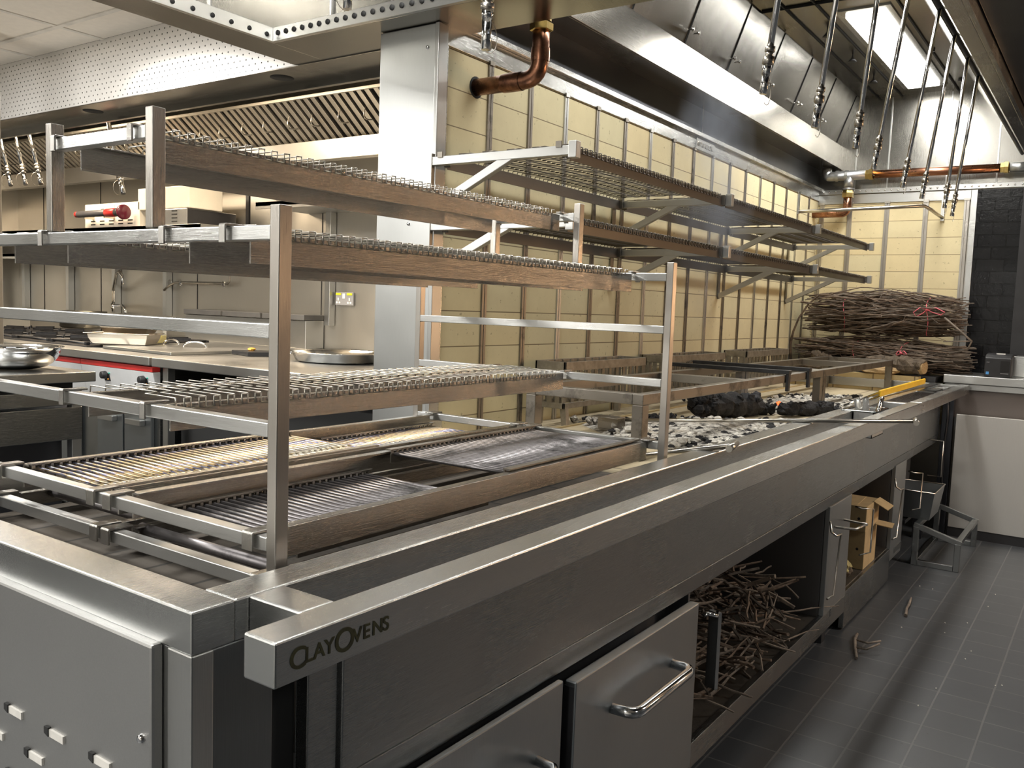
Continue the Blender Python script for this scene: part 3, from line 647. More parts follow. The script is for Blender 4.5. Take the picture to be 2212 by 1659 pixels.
def grill_tray(ya, yb, z, label, h=.045, grp='hooked grill carriers'):
    r = root('grill_carrier', (1.37, (ya+yb)/2, z-h), label, 'grill', grp)
    x0, x1 = .80, 1.955
    rail(r, x0, x1, ya, z-h, z-.001, 1, .018, .004); rail(r, x0, x1, yb, z-h, z-.001, -1, .018, .004)
    for y in (ya+.003, yb-.003): hook(.76, y, z, -1, .022, parent=r); hook(1.965, y, z, 1, .03, parent=r)
    return r
grill_tray(.943, 1.290, .934, 'right-hand open grill carrier with deep side rails, nearest the hand rail')
grill_tray(1.331, 1.640, .934, 'left-hand open grill carrier with deep side rails, behind the near post')
def low_tray(ya, yb, z, label):
    r = root('grill_carrier', (1.2, (ya+yb)/2, z-.03), label, 'grill', 'low carriers under the grates')
    for y, s in ((ya, 1), (yb, -1)):
        rail(r, .80, 1.90, y, z-.030, z-.001, s, .014, .003); hook(.76, y, z, -1, .022, parent=r)
    return r
low_tray(.93, 1.292, .8775, 'right low carrier on the bottom bar, close above the sooty bed')
low_tray(1.325, 1.66, .8775, 'left low carrier on the bottom bar, close above the sooty bed')
def rod_grate(xa, xb, ya, yb, z, label, m, pitch=.0168, r=.0042, sag=0):
    g = root('rod_grate', ((xa+xb)/2, (ya+yb)/2, z-.02), label, 'grate', 'rod grates on the grill carriers')
    n = int((xb-xa)/pitch); b = MB()
    for i in range(n):
        x = xa+pitch*(i+.5); b.tube([(x, ya-.004, z), (x, (ya+yb)/2, z-.0005), (x, yb+.004, z)], r, 8)
    b.build('rods', m, g)
    for y, s in ((ya, -1), (yb, 1)):
        c = MB().box(xa-.004, xb+.004, min(y, y+s*.003), max(y, y+s*.003), z-.018, z+.001)
        c.box(xa-.004, xb+.004, min(y, y+s*.016), max(y, y+s*.016), z+.008, z+.011)
        for i in range(n+1):
            x = xa+pitch*i; c.box(x-.0028, x+.0028, min(y, y+s*.003), max(y, y+s*.003), z, z+.009)
        c.build('edge_strip', ST_RAIL if m is not ROD_DARK else ST_BURNT, g)
    return g
rod_grate(.805, 1.42, 1.354, 1.612, .925, 'left near rod grate with straw and blue heat tint', ROD)
rod_grate(1.385, 1.94, .968, 1.262, .928, 'raised rod grate at the far right end of the carrier, bluish tint', ROD_DARK, .0160)
rod_grate(.862, 1.325, .966, 1.265, .893, 'low dark rod grate right behind the near post', ROD_DARK)
rod_grate(1.50, 1.93, 1.356, 1.60, .902, 'far left rod grate set lower, half hidden behind the tinted one', ROD)
b = MB().tube([(.822, 1.30, .868), (.822, .93, .868)], .009, 12); thing(b, 'spit_rod', ROD_DARK, 'dark round bar lying in the sooty bed near the foot of the tall post', 'rod')
b = MB().tube([(.86, 1.66, .868), (.86, 1.35, .868)], .008, 10)
thing(b, 'spit_rod', ROD_DARK, 'second dark round bar in the sooty bed, farther left under the carrier', 'rod')

# ================================================================== WALL SHELVES ON BRACKETS
BX = (2.073, 3.228, 4.415, 5.54)
def bracket(x, z, label):
    r = root('shelf_bracket', (x, 1.75, z-.11), label, 'bracket', 'brackets on the firebrick wall')
    yw = 1.757
    MB().box(x, x+.024, 1.274, yw, z-.026, z).build('arm', ST_RACK, r, .0015)
    MB().box(x-.0, x+.026, 1.250, 1.275, z-.034, z+.012).build('tip_plate', ST_RACK, r, .002)
    MB().bar((x+.012, 1.46, z-.012), (x+.012, yw, z-.155), .024, .022, (1, 0, 0)).build('brace', ST_RACK, r, .0015)
    MB().box(x-.002, x+.026, yw-.001, yw+.001, z-.17, z+.01).build('wall_plate', ST_BURNT, r)
    for y in (1.295, 1.715): MB().box(x-.004, x, y, y+.018, z-.005, z+.012).build('shelf_hook', ST_BURNT, r)
    return r
def wall_shelf(x0, x1, z, label, loops=True):
    r = root('wire_shelf', ((x0+x1)/2, 1.5, z-.035), label, 'wire shelf', 'wire shelves on the firebrick wall')
    for y, s in ((1.285, 1), (1.72, -1)): rail(r, x0, x1, y, z-.036, z+.002, s, .03, .003, top=False, mt=ST_SOOT)
    for y in (1.285, 1.72):
        for x in (x0, x1): MB().box(min(x, x+(.01 if x == x0 else -.01))-.0, max(x, x+(.01 if x == x0 else -.01)), y-.012, y+.012, z-.03, z+.006).build('end_lug', ST_SOOT, r)
    belt(x0+.004, x1-.012, 1.282, 1.723, z+.008, .0272, .0017, .045).build('wire_mesh', WIRE_D, r)
    return r
ORD = ('nearest', 'second', 'third', 'farthest')
for zi, (z, t) in enumerate(((1.697, 'upper'), (1.502, 'lower'))):
    for i, x in enumerate(BX): bracket(x, z, '%s bracket of the %s tier on the cream brick wall' % (ORD[i], t))
    for i in range(3): wall_shelf(BX[i]+.028, BX[i+1]-.004, z, '%s wire mesh shelf of the %s tier on the brick wall' % (('nearest', 'middle', 'farthest')[i], t))

# ================================================================== ON THE HEARTH
def hearth_table(x0, x1, bars, legs, label):
    r = root('grill_stand', ((x0+x1)/2, 1.28, .83), label, 'grill stand', 'open frame stands over the hearth')
    ya, yb, z, s = 1.085, 1.48, 1.02, .034
    for y in (ya, yb-s): MB().box(x0, x1, y, y+s, z-.031, z).build('top_rail', ST_BURNT, r, .002)
    for x in bars: MB().box(x, x+s, ya+s, yb-s, z-.031, z).build('cross_rail', ST_BURNT, r, .002)
    for x in legs:
        for y in (ya, yb-s): MB().box(x, x+.04, y, y+s, .831, z-.031).build('leg', ST_BURNT, r, .002)
    return r
hearth_table(2.22, 4.035, (2.22, 3.09, 4.0), (2.22, 3.995), 'near open steel stand over the hearth with black carrier bars across it')
hearth_table(4.045, 5.50, (4.045, 4.93, 5.466), (4.045, 5.46), 'far open steel stand over the hearth reaching the log pile')
for x, l in ((3.50, 'left'), (3.78, 'right')):
    b = MB().bar((x, 1.07, 1.031), (x, 1.60, 1.031), .034, .016).bar((x, 1.078, 1.037), (x, 1.078, .955), .026, .012, (0, 1, 0))
    thing(b, 'carrier_bar', CAST, '%s black hooked bar laid across the near open stand' % l, 'bar', 'black hooked bars on the stand', .002)
def basket(x0, x1, label):
    r = root('fire_basket', ((x0+x1)/2, 1.68, .83), label, 'fire basket', 'slatted fire baskets along the brick wall')
    ya, yb = 1.61, 1.738; zt, zb = 1.063, .915
    b = MB()
    for z0, z1 in ((zt-.033, zt), (zb-.02, zb)):
        b.box(x0, x1, ya, ya+.008, z0, z1).box(x0, x1, yb-.008, yb, z0, z1).box(x0, x0+.008, ya, yb, z0, z1).box(x1-.008, x1, ya, yb, z0, z1)
    b.build('band', ST_DULL, r, .001)
    n = int((x1-x0)/.055)
    for i in range(n+1):
        x = L(x0+.004, x1-.024, i/n)
        for y in (ya+.008, yb-.013): MB().box(x, x+.020, y, y+.005, zb-.01, zt-.002).build('slat', ST_DULL, r)
    for j in range(3):
        for x in (x0-.0, x1-.005): MB().box(x, x+.005, ya+.02+.035*j, ya+.038+.035*j, zb, zt-.03).build('slat', ST_DULL, r)
    for x in (x0+.01, x1-.03):
        for y, s in ((ya+.012, -1), (yb-.012, 1)):
            MB().prism([(x, y-.012, .90), (x, y+.012, .90), (x, y+.008-s*.0+s*.006, .831), (x, y-.014+s*.006, .831)], (.022, 0, 0)).build('foot', ST_DULL, r, .001)
    MB().tube([(x0-.004, yb-.01, .99), (x0-.006, yb-.01, .955), (x0-.02, yb-.02, .945), (x0-.02, ya+.02, .945), (x0-.006, ya+.01, .955), (x0-.004, ya+.01, .99)], .005, 8).build('drop_handle', ST_WIRE, r)
basket(2.66, 3.31, 'nearest slatted fire basket against the cream brick wall')
basket(3.52, 4.20, 'middle slatted fire basket against the cream brick wall')
basket(4.50, 5.22, 'farthest slatted fire basket against the cream brick wall')
# ash beds
def ash_bed(pts, n, h, label, seed):
    rn = random.Random(seed); b = MB()
    cx = sum(p[0] for p in pts)/len(pts); cy = sum(p[1] for p in pts)/len(pts)
    for k in range(5):
        f = 1-.2*k; fn = 1-.2*(k+1)
        ring = [(cx+(p[0]-cx)*f+rn.uniform(-.01, .01), cy+(p[1]-cy)*f+rn.uniform(-.01, .01), .8305+h*(1-f**2)) for p in pts]
        if k == 0: prev = ring; continue
        m = len(pts); b.add(prev+ring, [(i, (i+1) % m, m+(i+1) % m, m+i) for i in range(m)]); prev = ring
    b.add(prev, [tuple(range(len(prev)))])
    import itertools
    o = thing(b, 'ash_bed', ASH, label, 'ash', kind='stuff')
    lumps = [MB(), MB()]
    for i in range(n):
        t = rn.random(); p = pts[rn.randrange(len(pts))]; q = pts[rn.randrange(len(pts))]; f = rn.random()
        x = L(L(p[0], q[0], f), cx, t*.8); y = L(L(p[1], q[1], f), cy, t*.8); s = rn.choice((.004, .006, .008, .011, .017))*rn.uniform(.7, 1.1)
        lumps[i % 2].blob((x, y, .833+h*.6*rn.random()), (s*1.4, s*1.1, s*.8), .4, 6, 4, rn)
    lumps[0].build('ash_flakes', ASHW, o); lumps[1].build('charcoal_bits', CHAR, o)
    return o
ash_bed([(2.83, 1.66), (2.60, 1.40), (2.45, 1.10), (2.48, .93), (2.75, .90), (3.1, .905), (3.38, .93), (3.45, 1.05), (3.35, 1.2), (3.2, 1.35), (3.0, 1.5)], 1700, .034, 'pale ash heap with black flecks around the long scraper', 5)
ash_bed([(3.9, 1.40), (3.75, 1.25), (3.8, 1.08), (4.05, .94), (4.5, .92), (4.75, .97), (4.85, 1.10), (4.8, 1.3), (4.6, 1.42), (4.2, 1.48)], 1200, .030, 'farther pale ash heap behind the glowing ember', 6)
def log(p, q, r, label, m=CHAR, seed=1, name='charred_log', cat='log', grp=None, endm=None):
    rn = random.Random(seed); p, q = Vector(p), Vector(q); n = 14; pts = []; rr = []
    for i in range(n+1):
        t = i/n; pts.append(p.lerp(q, t)+Vector((0, 0, rn.uniform(-.004, .004)))); rr.append(r*(.86+.28*rn.random())*(1-.25*abs(2*t-1)**4))
    b = MB().tube(pts, rr, 12, smooth=False)
    for v in b.v: v += Vector((rn.uniform(-1, 1), rn.uniform(-1, 1), rn.uniform(-1, 1)))*r*.12
    if cat == 'log' and m is CHAR:
        for i in range(int(90)):
            c = p.lerp(q, rn.random())+Vector((rn.uniform(-1, 1), rn.uniform(-1, 1), rn.uniform(-.3, 1)))*r*.85
            b.blob(c, rn.uniform(.14, .42)*r, .45, 6, 4, rn)
    o = thing(b, name, m, label, cat, grp)
    if endm:
        d = (q-p).normalized(); MB().tube([q-d*.01, q+d*.012], [r*.78, r*.7], 12, smooth=False).build('cut_face', endm, o)
    return o
log((3.28, 1.37, .885), (3.62, 1.24, .875), .050, 'big black charred log smoking on the pale ash', seed=3)
log((3.66, 1.15, .862), (3.94, 1.02, .858), .030, 'smaller charred log with frayed bark beside the ember', seed=4)
log((3.60, 1.28, .855), (3.72, 1.20, .855), .022, 'short charred stub between the two charred logs', seed=5)
log((2.95, 1.44, .85), (3.10, 1.38, .85), .018, 'small charred piece behind the near stand leg', seed=8)
log((3.80, 1.34, .852), (4.0, 1.42, .852), .020, 'low dark charred stick at the edge of the far ash heap', seed=9)
log((4.35, .935, .85), (4.75, .93, .85), .022, 'burnt brushwood clump touching the range rim below the yellow tongs', seed=10)
thing(MB().blob((3.90, 1.235, .862), (.012, .012, .012), .35, 8, 5), 'ember', EMBER, 'small glowing orange ember on the ash', 'ember')
rn = random.Random(2)
for i in range(9):
    x, y = 2.74+.022*i+rn.uniform(-.01, .01), 1.60-.018*i+rn.uniform(-.02, .02)
    if i < 6: thing(MB().blob((x, y, .852), (.017, .013, .015), .4, 7, 5, rn), 'charcoal_lump', ASH, 'ash coated charcoal lump at the left tip of the near ash heap', 'charcoal', 'charcoal lumps at the tip of the ash heap')
# scrapers
def scraper(a, b_, head, grip, label):
    r = root('ash_scraper', a, label, 'scraper', 'long handled ash scrapers')
    MB().tube([a, b_], .0065, 10).build('shaft', ST_WIRE, r)
    if head:
        h = Vector(a); MB().box(h.x-.005, h.x+.002, h.y-.02, h.y+.085, .836, .882).box(h.x-.06, h.x+.002, h.y-.02, h.y+.085, .880, .884).build('blade', ST_BURNT, r, .001)
    g = Vector(b_); MB().cyl(g-Vector(grip)/2, g+Vector(grip)/2, .009, 14).build('grip', ST_WIRE, r)
    return r
scraper((2.72, 1.415, .872), (3.11, .53, .925), True, (.10, .02, 0), 'long ash scraper whose blade sits in the ash and handle juts over the rail')
scraper((2.02, 1.09, .862), (2.17, .80, .915), False, (.11, .022, 0), 'short ash scraper leaning on the rim beside the far rack post')
t = root('tongs', (4.6, .88, .90), 'long tongs with bright yellow handle lying on the range rim', 'tongs')
MB().obox((4.70, .868, .925), (.95, -.026, .012), (0, .012, 0), (0, 0, .030)).build('yellow_grip', YELLOW, t, .004)
for dz in (-.008, .010): MB().tube([(4.28, .882, .916+dz), (3.72, .915, .885+dz)], .0045, 8).build('arm', CHROME, t)
# inserts in the slot between rim and hand rail
g = root('insert_pan', (3.6, .79, .80), 'shiny insert pan with clear scoops, sunk beside the hand rail', 'pan')
b = MB().box(3.50, 3.72, .737, .750, .899, .905).box(3.50, 3.72, .85, .865, .899, .905).box(3.50, 3.515, .737, .865, .899, .905).box(3.705, 3.72, .737, .865, .899, .905)
b.build('rim', CHROME, g, .002)
MB().box(3.515, 3.705, .750, .753, .80, .90).box(3.515, 3.705, .822, .825, .80, .90).box(3.515, 3.518, .75, .825, .80, .90).box(3.702, 3.705, .75, .825, .80, .90).box(3.515, 3.705, .75, .825, .80, .803).build('bowl', ST_Z, g)
for i, (x, y, dx, dy, r_) in enumerate(((3.60, .80, -.02, .03, .014), (3.60, .79, .0, .01, .014), (3.63, .775, .03, -.02, .008), (3.65, .79, .06, -.03, .008))):
    b = MB().tube([(x, y, .83), (x+dx*.6, y+dy*.6, .895), (x+dx, y+dy, .945)], [r_*.6, r_, r_*.9], 12)
    thing(b, 'scoop', CLEAR if i < 2 else CHROME, ('clear plastic scoop at the back of the insert pan', 'clear plastic scoop at the front of the insert pan', 'left thin bright spoon in the insert pan', 'right thin bright spoon leaning out of the insert pan')[i], 'scoop', 'scoops in the insert pan')
g = root('insert_pan', (5.0, .79, .86), 'slotted steel insert lid at the far end of the slot', 'pan')
b = MB()
for x in (4.80, 5.0, 5.2): b.box(x, x+.012, .737, .827, .898, .904)
b.box(4.78, 5.4, .737, .745, .898, .904).box(4.78, 5.4, .819, .827, .898, .904); b.build('rim', CHROME, g)
for x in (5.05, 5.25): MB().box(x, x+.14, .75, .815, .893, .896).build('lid', ST_X, g)

# ================================================================== BRUSHWOOD BUNDLES AND LOGS
def wander(p, q, r, rn, n=7, w=.012, seg=5, b=None):
    p, q = Vector(p), Vector(q); pts = []; off = Vector((0, 0, 0))
    for i in range(n+1):
        off += Vector((rn.uniform(-w, w), rn.uniform(-w, w), rn.uniform(-w, w))); pts.append(p.lerp(q, i/n)+off*math.sin(PI*min(1, i/n+.15)))
    rr = [r*(1.1-.5*i/n)*(1.35 if rn.random() < .18 else 1) for i in range(n+1)]
    b.tube(pts, rr, seg, smooth=False); return pts
def bundle(ya, yb, zc, hz, hx, xc, n, label, seed, strings):
    rn = random.Random(seed); r = root('brushwood_bundle', (xc, (ya+yb)/2, zc-hz), label, 'brushwood', 'tied vine brushwood bundles')
    parts = [MB(), MB()]
    for i in range(n):
        a = rn.random()*2*PI; d = math.sqrt(rn.random()) if i % 3 else 1.0
        x = xc+hx*d*math.cos(a); z = zc+hz*d*math.sin(a)
        l = (yb-ya)*rn.uniform(.25, .95); y0 = rn.uniform(ya, yb-l); f = rn.uniform(-.09, .09)
        p, q = (x, y0+rn.uniform(-.03, .03), z), (x+rn.uniform(-.05, .05), y0+l+rn.uniform(-.03, .03), max(zc-hz*.95, min(zc+hz, z+f)))
        if rn.random() < .5: p, q = q, p
        pts = wander(p, q, rn.uniform(.0024, .0052), rn, 8, .019, 5, parts[i % 2])
        if rn.random() < .5:
            k = rn.randrange(1, 8); e = pts[k]+Vector((-rn.uniform(.0, .04), rn.uniform(-.10, .10), rn.uniform(-.04, .045))); wander(pts[k], e, .0018, rn, 3, .006, 4, parts[i % 2])
    parts[0].build('twigs', TWIG, r); parts[1].build('twigs', TWIG2, r)
    for y, bow in strings:
        a = [(xc+(hx+.012)*math.cos(k/20*2*PI), y+.01*math.sin(k), zc+(hz+.008)*math.sin(k/20*2*PI)) for k in range(20)]
        s = MB().tube(a, .0022, 6, closed=True)
        if bow:
            c = Vector((xc-hx-.012, y, zc+hz*.35))
            for sg, ln, dz in ((-1, .10*bow, -.03*bow), (1, .07*bow, -.045*bow)):
                s.tube([c, c+Vector((-.01, sg*ln*.5, .012)), c+Vector((-.015, sg*ln, dz*.4)), c+Vector((-.012, sg*ln*.8, dz)), c+Vector((0, sg*ln*.3, dz*.5)), c], .003, 6)
            s.blob(c, .010, .2, 8, 5, rn)
        s.build('string', PINK, r)
    return r
bundle(.76, 1.71, 1.285, .112, .14, 5.86, 380, 'upper brushwood bundle tied with a pink string bow', 11, ((1.44, 0), (.96, 1)))
bundle(.70, 1.75, 1.032, .080, .15, 5.84, 330, 'lower brushwood bundle with thin pink string, under the other bundle', 12, ((1.36, 0), (1.08, .35)))
rn = random.Random(5); b = MB(); b.tube([(5.70, 1.745, .95), (5.70, 1.755, 1.08), (5.68, 1.735, 1.16), (5.70, 1.71, 1.25), (5.72, 1.66, 1.34), (5.72, 1.60, 1.395), (5.70, 1.52, 1.40)], [.008, .009, .007, .006, .006, .005, .004], 7)
thing(b, 'vine_stem', TWIG, 'long loose vine stem arching up left of the brushwood bundles', 'twig')
b = MB(); b.tube([(5.70, .86, 1.28), (5.66, .76, 1.20), (5.64, .70, 1.15), (5.66, .72, 1.10), (5.70, .82, 1.07)], .006, 6); b.tube([(5.64, .70, 1.15), (5.66, .85, 1.14)], .004, 6)
thing(b, 'vine_stem', TWIG2, 'forked grey stem poking out right of the brushwood bundles', 'twig')
log((5.66, 1.26, .990), (5.57, .935, .985), .055, 'thick split log with pale cut end, lying before the bundles', BARK, 21, 'log', 'log', None, LOGW)
log((5.66, 1.44, .965), (5.66, 1.60, 1.02), .034, 'short grey barked log chunk left of the split log', BARK, 22, 'log', 'log')
b = MB().blob((5.58, 1.17, .955), (.05, .13, .030), .2, 10, 6); thing(b, 'split_log', LOGW, 'pale split half log under the thick split log', 'log')
log((5.62, 1.5, .945), (5.62, 1.75, .945), .018, 'dark stick lying flat on the shelf left of the logs', BARK, 24, 'stick', 'stick')
log((5.40, 1.0, .856), (5.50, .93, .852), .024, 'small bark covered piece on the hearth by the yellow handle', BARK, 23, 'log', 'log')

# ================================================================== PASS COUNTER, PRINTER
pc = root('pass_counter', (5.8, -.5, 0), 'bright stainless pass counter at the right end with plain panel below', 'counter')
MB().box(5.655, 6.08, -2.5, .835, .90, .95).build('worktop', ST_Y, pc, .004)
MB().box(5.675, 5.70, -2.5, .828, .865, .90).build('under_strip', ST_Y, pc, .002)
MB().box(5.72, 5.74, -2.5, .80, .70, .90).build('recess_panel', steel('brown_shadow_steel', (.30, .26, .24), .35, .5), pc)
MB().box(5.655, 5.675, -2.5, .75, .055, .722).build('front_panel', steel('bright_panel_steel', (.80, .78, .74), .42, .5, 'z', .2, .1), pc, .002)
MB().box(5.66, 5.68, -2.5, .75, 0, .055).build('kick', BLACK, pc)
MB().box(5.645, 5.70, .765, .825, 0, .86).build('end_post', ST_DARK, pc, .002)
MB().tube([(5.63, .80, .88), (5.62, .79, .7), (5.63, .80, .5), (5.62, .79, .1)], .006, 7).build('black_cable', BLACK, pc)
pr = root('receipt_printer', (5.72, .56, .95), 'black boxy receipt printer with small blue sticker on the pass', 'printer')
b = MB().prism([(5.665, .494, .952), (5.665, .494, 1.06), (5.70, .494, 1.078), (5.80, .494, 1.085), (5.80, .494, .952)], (0, .134, 0)); b.build('body', BLACK, pr, .004)
MB().box(5.6625, 5.6655, .503, .547, .985, 1.045).build('slot_window', DARKGAP, pr)
MB().box(5.663, 5.6655, .603, .618, .965, .981).build('blue_label', BLUE, pr)
MB().box(5.70, 5.703, .53, .575, 1.081, 1.087).build('paper_edge', WHITE, pr)
place_text('print_mark', 'star', .011, (5.6645, .619, 1.032), (0, -1, 0), (0, 0, 1), GREY_P, pr)
MB().box(5.663, 5.6655, .505, .545, .972, .975).build('model_line', GREY_P, pr)
bx = MB().box(5.85, 6.05, .36, .50, .952, 1.07); thing(bx, 'steel_box', ST_Y, 'plain pale steel box behind the printer on the pass', 'box', None, .003)
# ================================================================== FLOOR THINGS AND THE LOWER CUPBOARDS
fs = root('frame_stand', (5.17, .69, 0), 'low open steel frame with sloping top, standing on the floor at the range end', 'stand')
X_, XX_ = 4.84, 5.50; s = .028
def zt(y): return .142+(y-.575)/(.80-.575)*.066
for x in (X_, XX_-s):
    for y in (.575, .80-s): MB().box(x, x+s, y, y+s, 0, zt(y)).build('leg', ST_PANEL, fs, .002)
    MB().box(x, x+s, .575+s, .80-s, .0, s).build('base_bar', ST_PANEL, fs, .002)
    MB().bar((x+s/2, .575, zt(.575)), (x+s/2, .80, zt(.80)), s, .024, (1, 0, 0)).build('sloping_bar', ST_PANEL, fs, .002)
for y in (.575, .80-s): MB().box(X_+s, XX_-s, y, y+s, zt(y+s/2)-.012, zt(y+s/2)+.012).build('top_bar', ST_PANEL, fs, .002)
MB().box(X_+s, XX_-s, .80-s, .80, 0, s).build('base_bar', ST_PANEL, fs, .002)
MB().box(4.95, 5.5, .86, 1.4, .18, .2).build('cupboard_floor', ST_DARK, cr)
gn = root('deep_pan', (5.2, .85, .2), 'deep steel container sitting low at the far end of the range', 'pan')
b = MB()
a0, a1 = [(5.02, .755), (5.30, .755), (5.30, .93), (5.02, .93)], [(5.0, .735), (5.33, .735), (5.33, .95), (5.0, .95)]
vs = [(x, y, .205) for x, y in a0]+[(x, y, .355) for x, y in a1]; b.add(vs, [(3, 2, 1, 0), (0, 1, 5, 4), (1, 2, 6, 5), (2, 3, 7, 6), (3, 0, 4, 7)]); b.build('shell', ST_DOOR, gn)
b = MB().tube([(5.0, .735, .356), (5.33, .735, .356), (5.33, .95, .356), (5.0, .95, .356)], .004, 6, closed=True); b.build('rim', ST_WIRE, gn)
def carton(x0, x1, y0, y1, z0, z1, label, flaps):
    r = root('cardboard_box', ((x0+x1)/2, (y0+y1)/2, z0), label, 'box', 'cardboard boxes in the range cupboard')
    MB().box(x0, x1, y0, y1, z0, z1).build('carton', CARD, r, .002)
    for y in (y0+.03, y1-.04): MB().lathe((x0-.0005, y, L(z0, z1, .5)), [(.006, 0), (.0001, -.0005)], 12, axis='x').build('hand_hole', DARKGAP, r)
    if flaps:
        MB().obox((x1-.05, y0-.028, z1-.012), (.12, 0, 0), (0, .06, .030), (0, 0, .003)).build('flap', CARD, r)
        MB().obox((x1-.03, y0-.035, z0+.004), (.10, .01, 0), (0, .07, .006), (0, 0, .003)).build('flap', CARD, r)
        MB().obox((x0+.1, y1-.06, z1+.004), (.16, 0, .01), (0, .11, 0), (0, 0, .003)).build('flap', CARD, r)
carton(3.90, 4.14, .83, .99, .345, .455, 'upper open cardboard box with flaps sticking out of the cupboard', True)
carton(3.95, 4.17, .84, .97, .166, .344, 'lower closed cardboard box under the open one', False)
thing(MB().blob((3.80, .89, .205), (.05, .035, .038), .25, 14, 9), 'paper_wrap', BURL, 'crumpled yellowish dry wrap on the cupboard floor before the boxes', 'wrap')
log((3.70, .92, .195), (3.82, .87, .195), .026, 'short dark log chunk on the cupboard floor by the crumpled wrap', BARK, 30, 'log', 'log')
# heaped vine cuttings in the near cupboard
rn = random.Random(77); tp = [MB(), MB()]
for i in range(560):
    t = rn.random(); x = rn.uniform(2.10, 3.0); y = rn.uniform(.87, 1.42); hmax = .18+.26*min(1, (y-.84)/.2)*max(.15, 1-abs(x-2.50)/.68)
    z = .15+rn.random()*hmax; a = rn.uniform(-.9, .9)+(0 if i % 3 else PI/2); l = rn.uniform(.08, .26)
    d = Vector((math.cos(a)*math.cos(.4), math.sin(a), rn.uniform(-.35, .35)))*l/2
    p, q = Vector((x, y, z))-d, Vector((x, y, z))+d
    for v in (p, q): v.x = max(2.055, min(3.20, v.x)); v.y = max(.835, min(1.47, v.y)); v.z = max(.145, min(.545, v.z))
    wander(p, q, rn.uniform(.0028, .0062), rn, 4, .007, 5, tp[i % 2])
hp = root('twig_heap', (2.6, 1.1, .14), 'tangled heap of dry vine cuttings filling the open range cupboard', 'twigs'); hp['kind'] = 'stuff'
tp[0].build('dark_cuttings', TWIG, hp); tp[1].build('pale_cuttings', TWIG2, hp)
for i, (p, q, r_, lb) in enumerate((((2.40, .98, .17), (2.42, .79, .155), .005, 'stick hanging over the plinth at the near side of the twig heap'), ((2.62, 1.0, .24), (2.86, .80, .15), .005, 'long stick slanting out of the twig heap across the plinth'),
        ((3.0, 1.0, .20), (3.36, .79, .175), .0035, 'thin stick reaching farthest right out of the twig heap'), ((2.75, .95, .19), (3.12, .795, .152), .003, 'thin whip of twig drooping over the plinth'), ((2.18, .95, .25), (2.30, .80, .152), .005, 'stick leaning out of the cupboard beside the flat pull'))):
    b = MB(); wander(p, q, r_, rn, 6, .008, 6, b); thing(b, 'loose_stick', TWIG2, lb, 'stick', 'sticks falling out of the cupboard')
b = MB(); b.tube([(3.58, .765, .008), (3.50, .755, .012), (3.42, .735, .010), (3.32, .705, .008)], [.006, .007, .006, .005], 6); b.tube([(3.50, .755, .012), (3.47, .70, .02), (3.50, .66, .03)], .004, 6); b.tube([(3.42, .735, .010), (3.40, .69, .02), (3.45, .655, .035)], .004, 6)
thing(b, 'forked_twig', TWIG2, 'forked dry twig lying on the dark tiles near the range foot', 'twig')
b = MB(); b.tube([(4.22, .683, .008), (4.12, .672, .010), (4.04, .668, .010), (3.95, .655, .008)], [.004, .006, .005, .007], 6)
thing(b, 'straight_twig', TWIG2, 'small straight twig on the floor farther along the aisle', 'twig')
for i in range(14):
    x, y = rn.uniform(2.5, 5.0), rn.uniform(.2, .78); thing(MB().blob((x, y, .0022), .0026, .3, 6, 4, rn), 'crumb', ASHW, 'tiny pale crumb scattered on the dark floor tiles', 'crumb', 'crumbs on the floor')

# ================================================================== COOK LINE
ZW = .955
wk = root('work_table', (3.0, 2.85, 0), 'stainless worktop beside the range carrying the wide round pan', 'table')
MB().box(2.40, 3.72, 2.0, 3.715, ZW-.042, ZW).build('worktop', ST_Y, wk, .004)
for y in (2.05, 3.66): MB().box(2.45, 2.49, y, y+.04, 0, ZW-.042).build('leg', ST_Z, wk, .002)
MB().box(2.55, 3.7, 2.02, 3.70, .35, ZW-.15).build('under_shade_block', DARKGAP, wk)  # solid dark block standing for the shade beneath the worktop
rg = root('cooking_range', (2.9, 4.8, 0), 'cooking range on the back line with red strip and black knobs', 'range')
MB().box(2.40, 3.70, 3.735, 7.3, ZW-.040, ZW).build('hob_deck', ST_Y, rg, .004)
MB().box(2.46, 3.70, 3.735, 7.3, .12, ZW-.040).build('body', ST_PANEL, rg)
for a, b_ in ((3.735, 4.362), (4.366, 5.6), (5.604, 7.3)):
    MB().box(2.418, 2.46, a, b_, ZW-.072, ZW-.046).build('red_strip', RED, rg, .002)
    MB().prism([(2.420, a, ZW-.073), (2.46, a, ZW-.073), (2.50, a, .70), (2.462, a, .70)], (0, b_-a, 0)).build('control_panel', plain('light_control_steel', (.72, .73, .74), .3, .3, .04) if a < 3.8 else bpy.data.materials['light_control_steel'], rg, .002)
for y in (4.14, 3.815, 4.9, 5.3):
    k = MB().obox((2.432, y, .842), (.006, 0, .0012), (0, .055, 0), (-.012, 0, .062)).build('knob_plate', BLACK, rg, .003)
    MB().lathe((2.425, y+.004, .842), [(.020, 0), (.018, -.022), (.012, -.025), (.0001, -.025)], 16, axis='x').build('knob', CAST, k)
    MB().blob((2.424, y-.03, .852), .004, .05, 8, 5).build('green_lamp', plain('green_lamp', (.05, .4, .3), .3) if y > 4.1 and y < 4.2 else bpy.data.materials['green_lamp'], k)
    MB().blob((2.424, y-.022, .822), .004, .05, 8, 5).build('amber_lamp', plain('amber_lamp', (.7, .3, .05), .3) if y > 4.1 and y < 4.2 else bpy.data.materials['amber_lamp'], k)
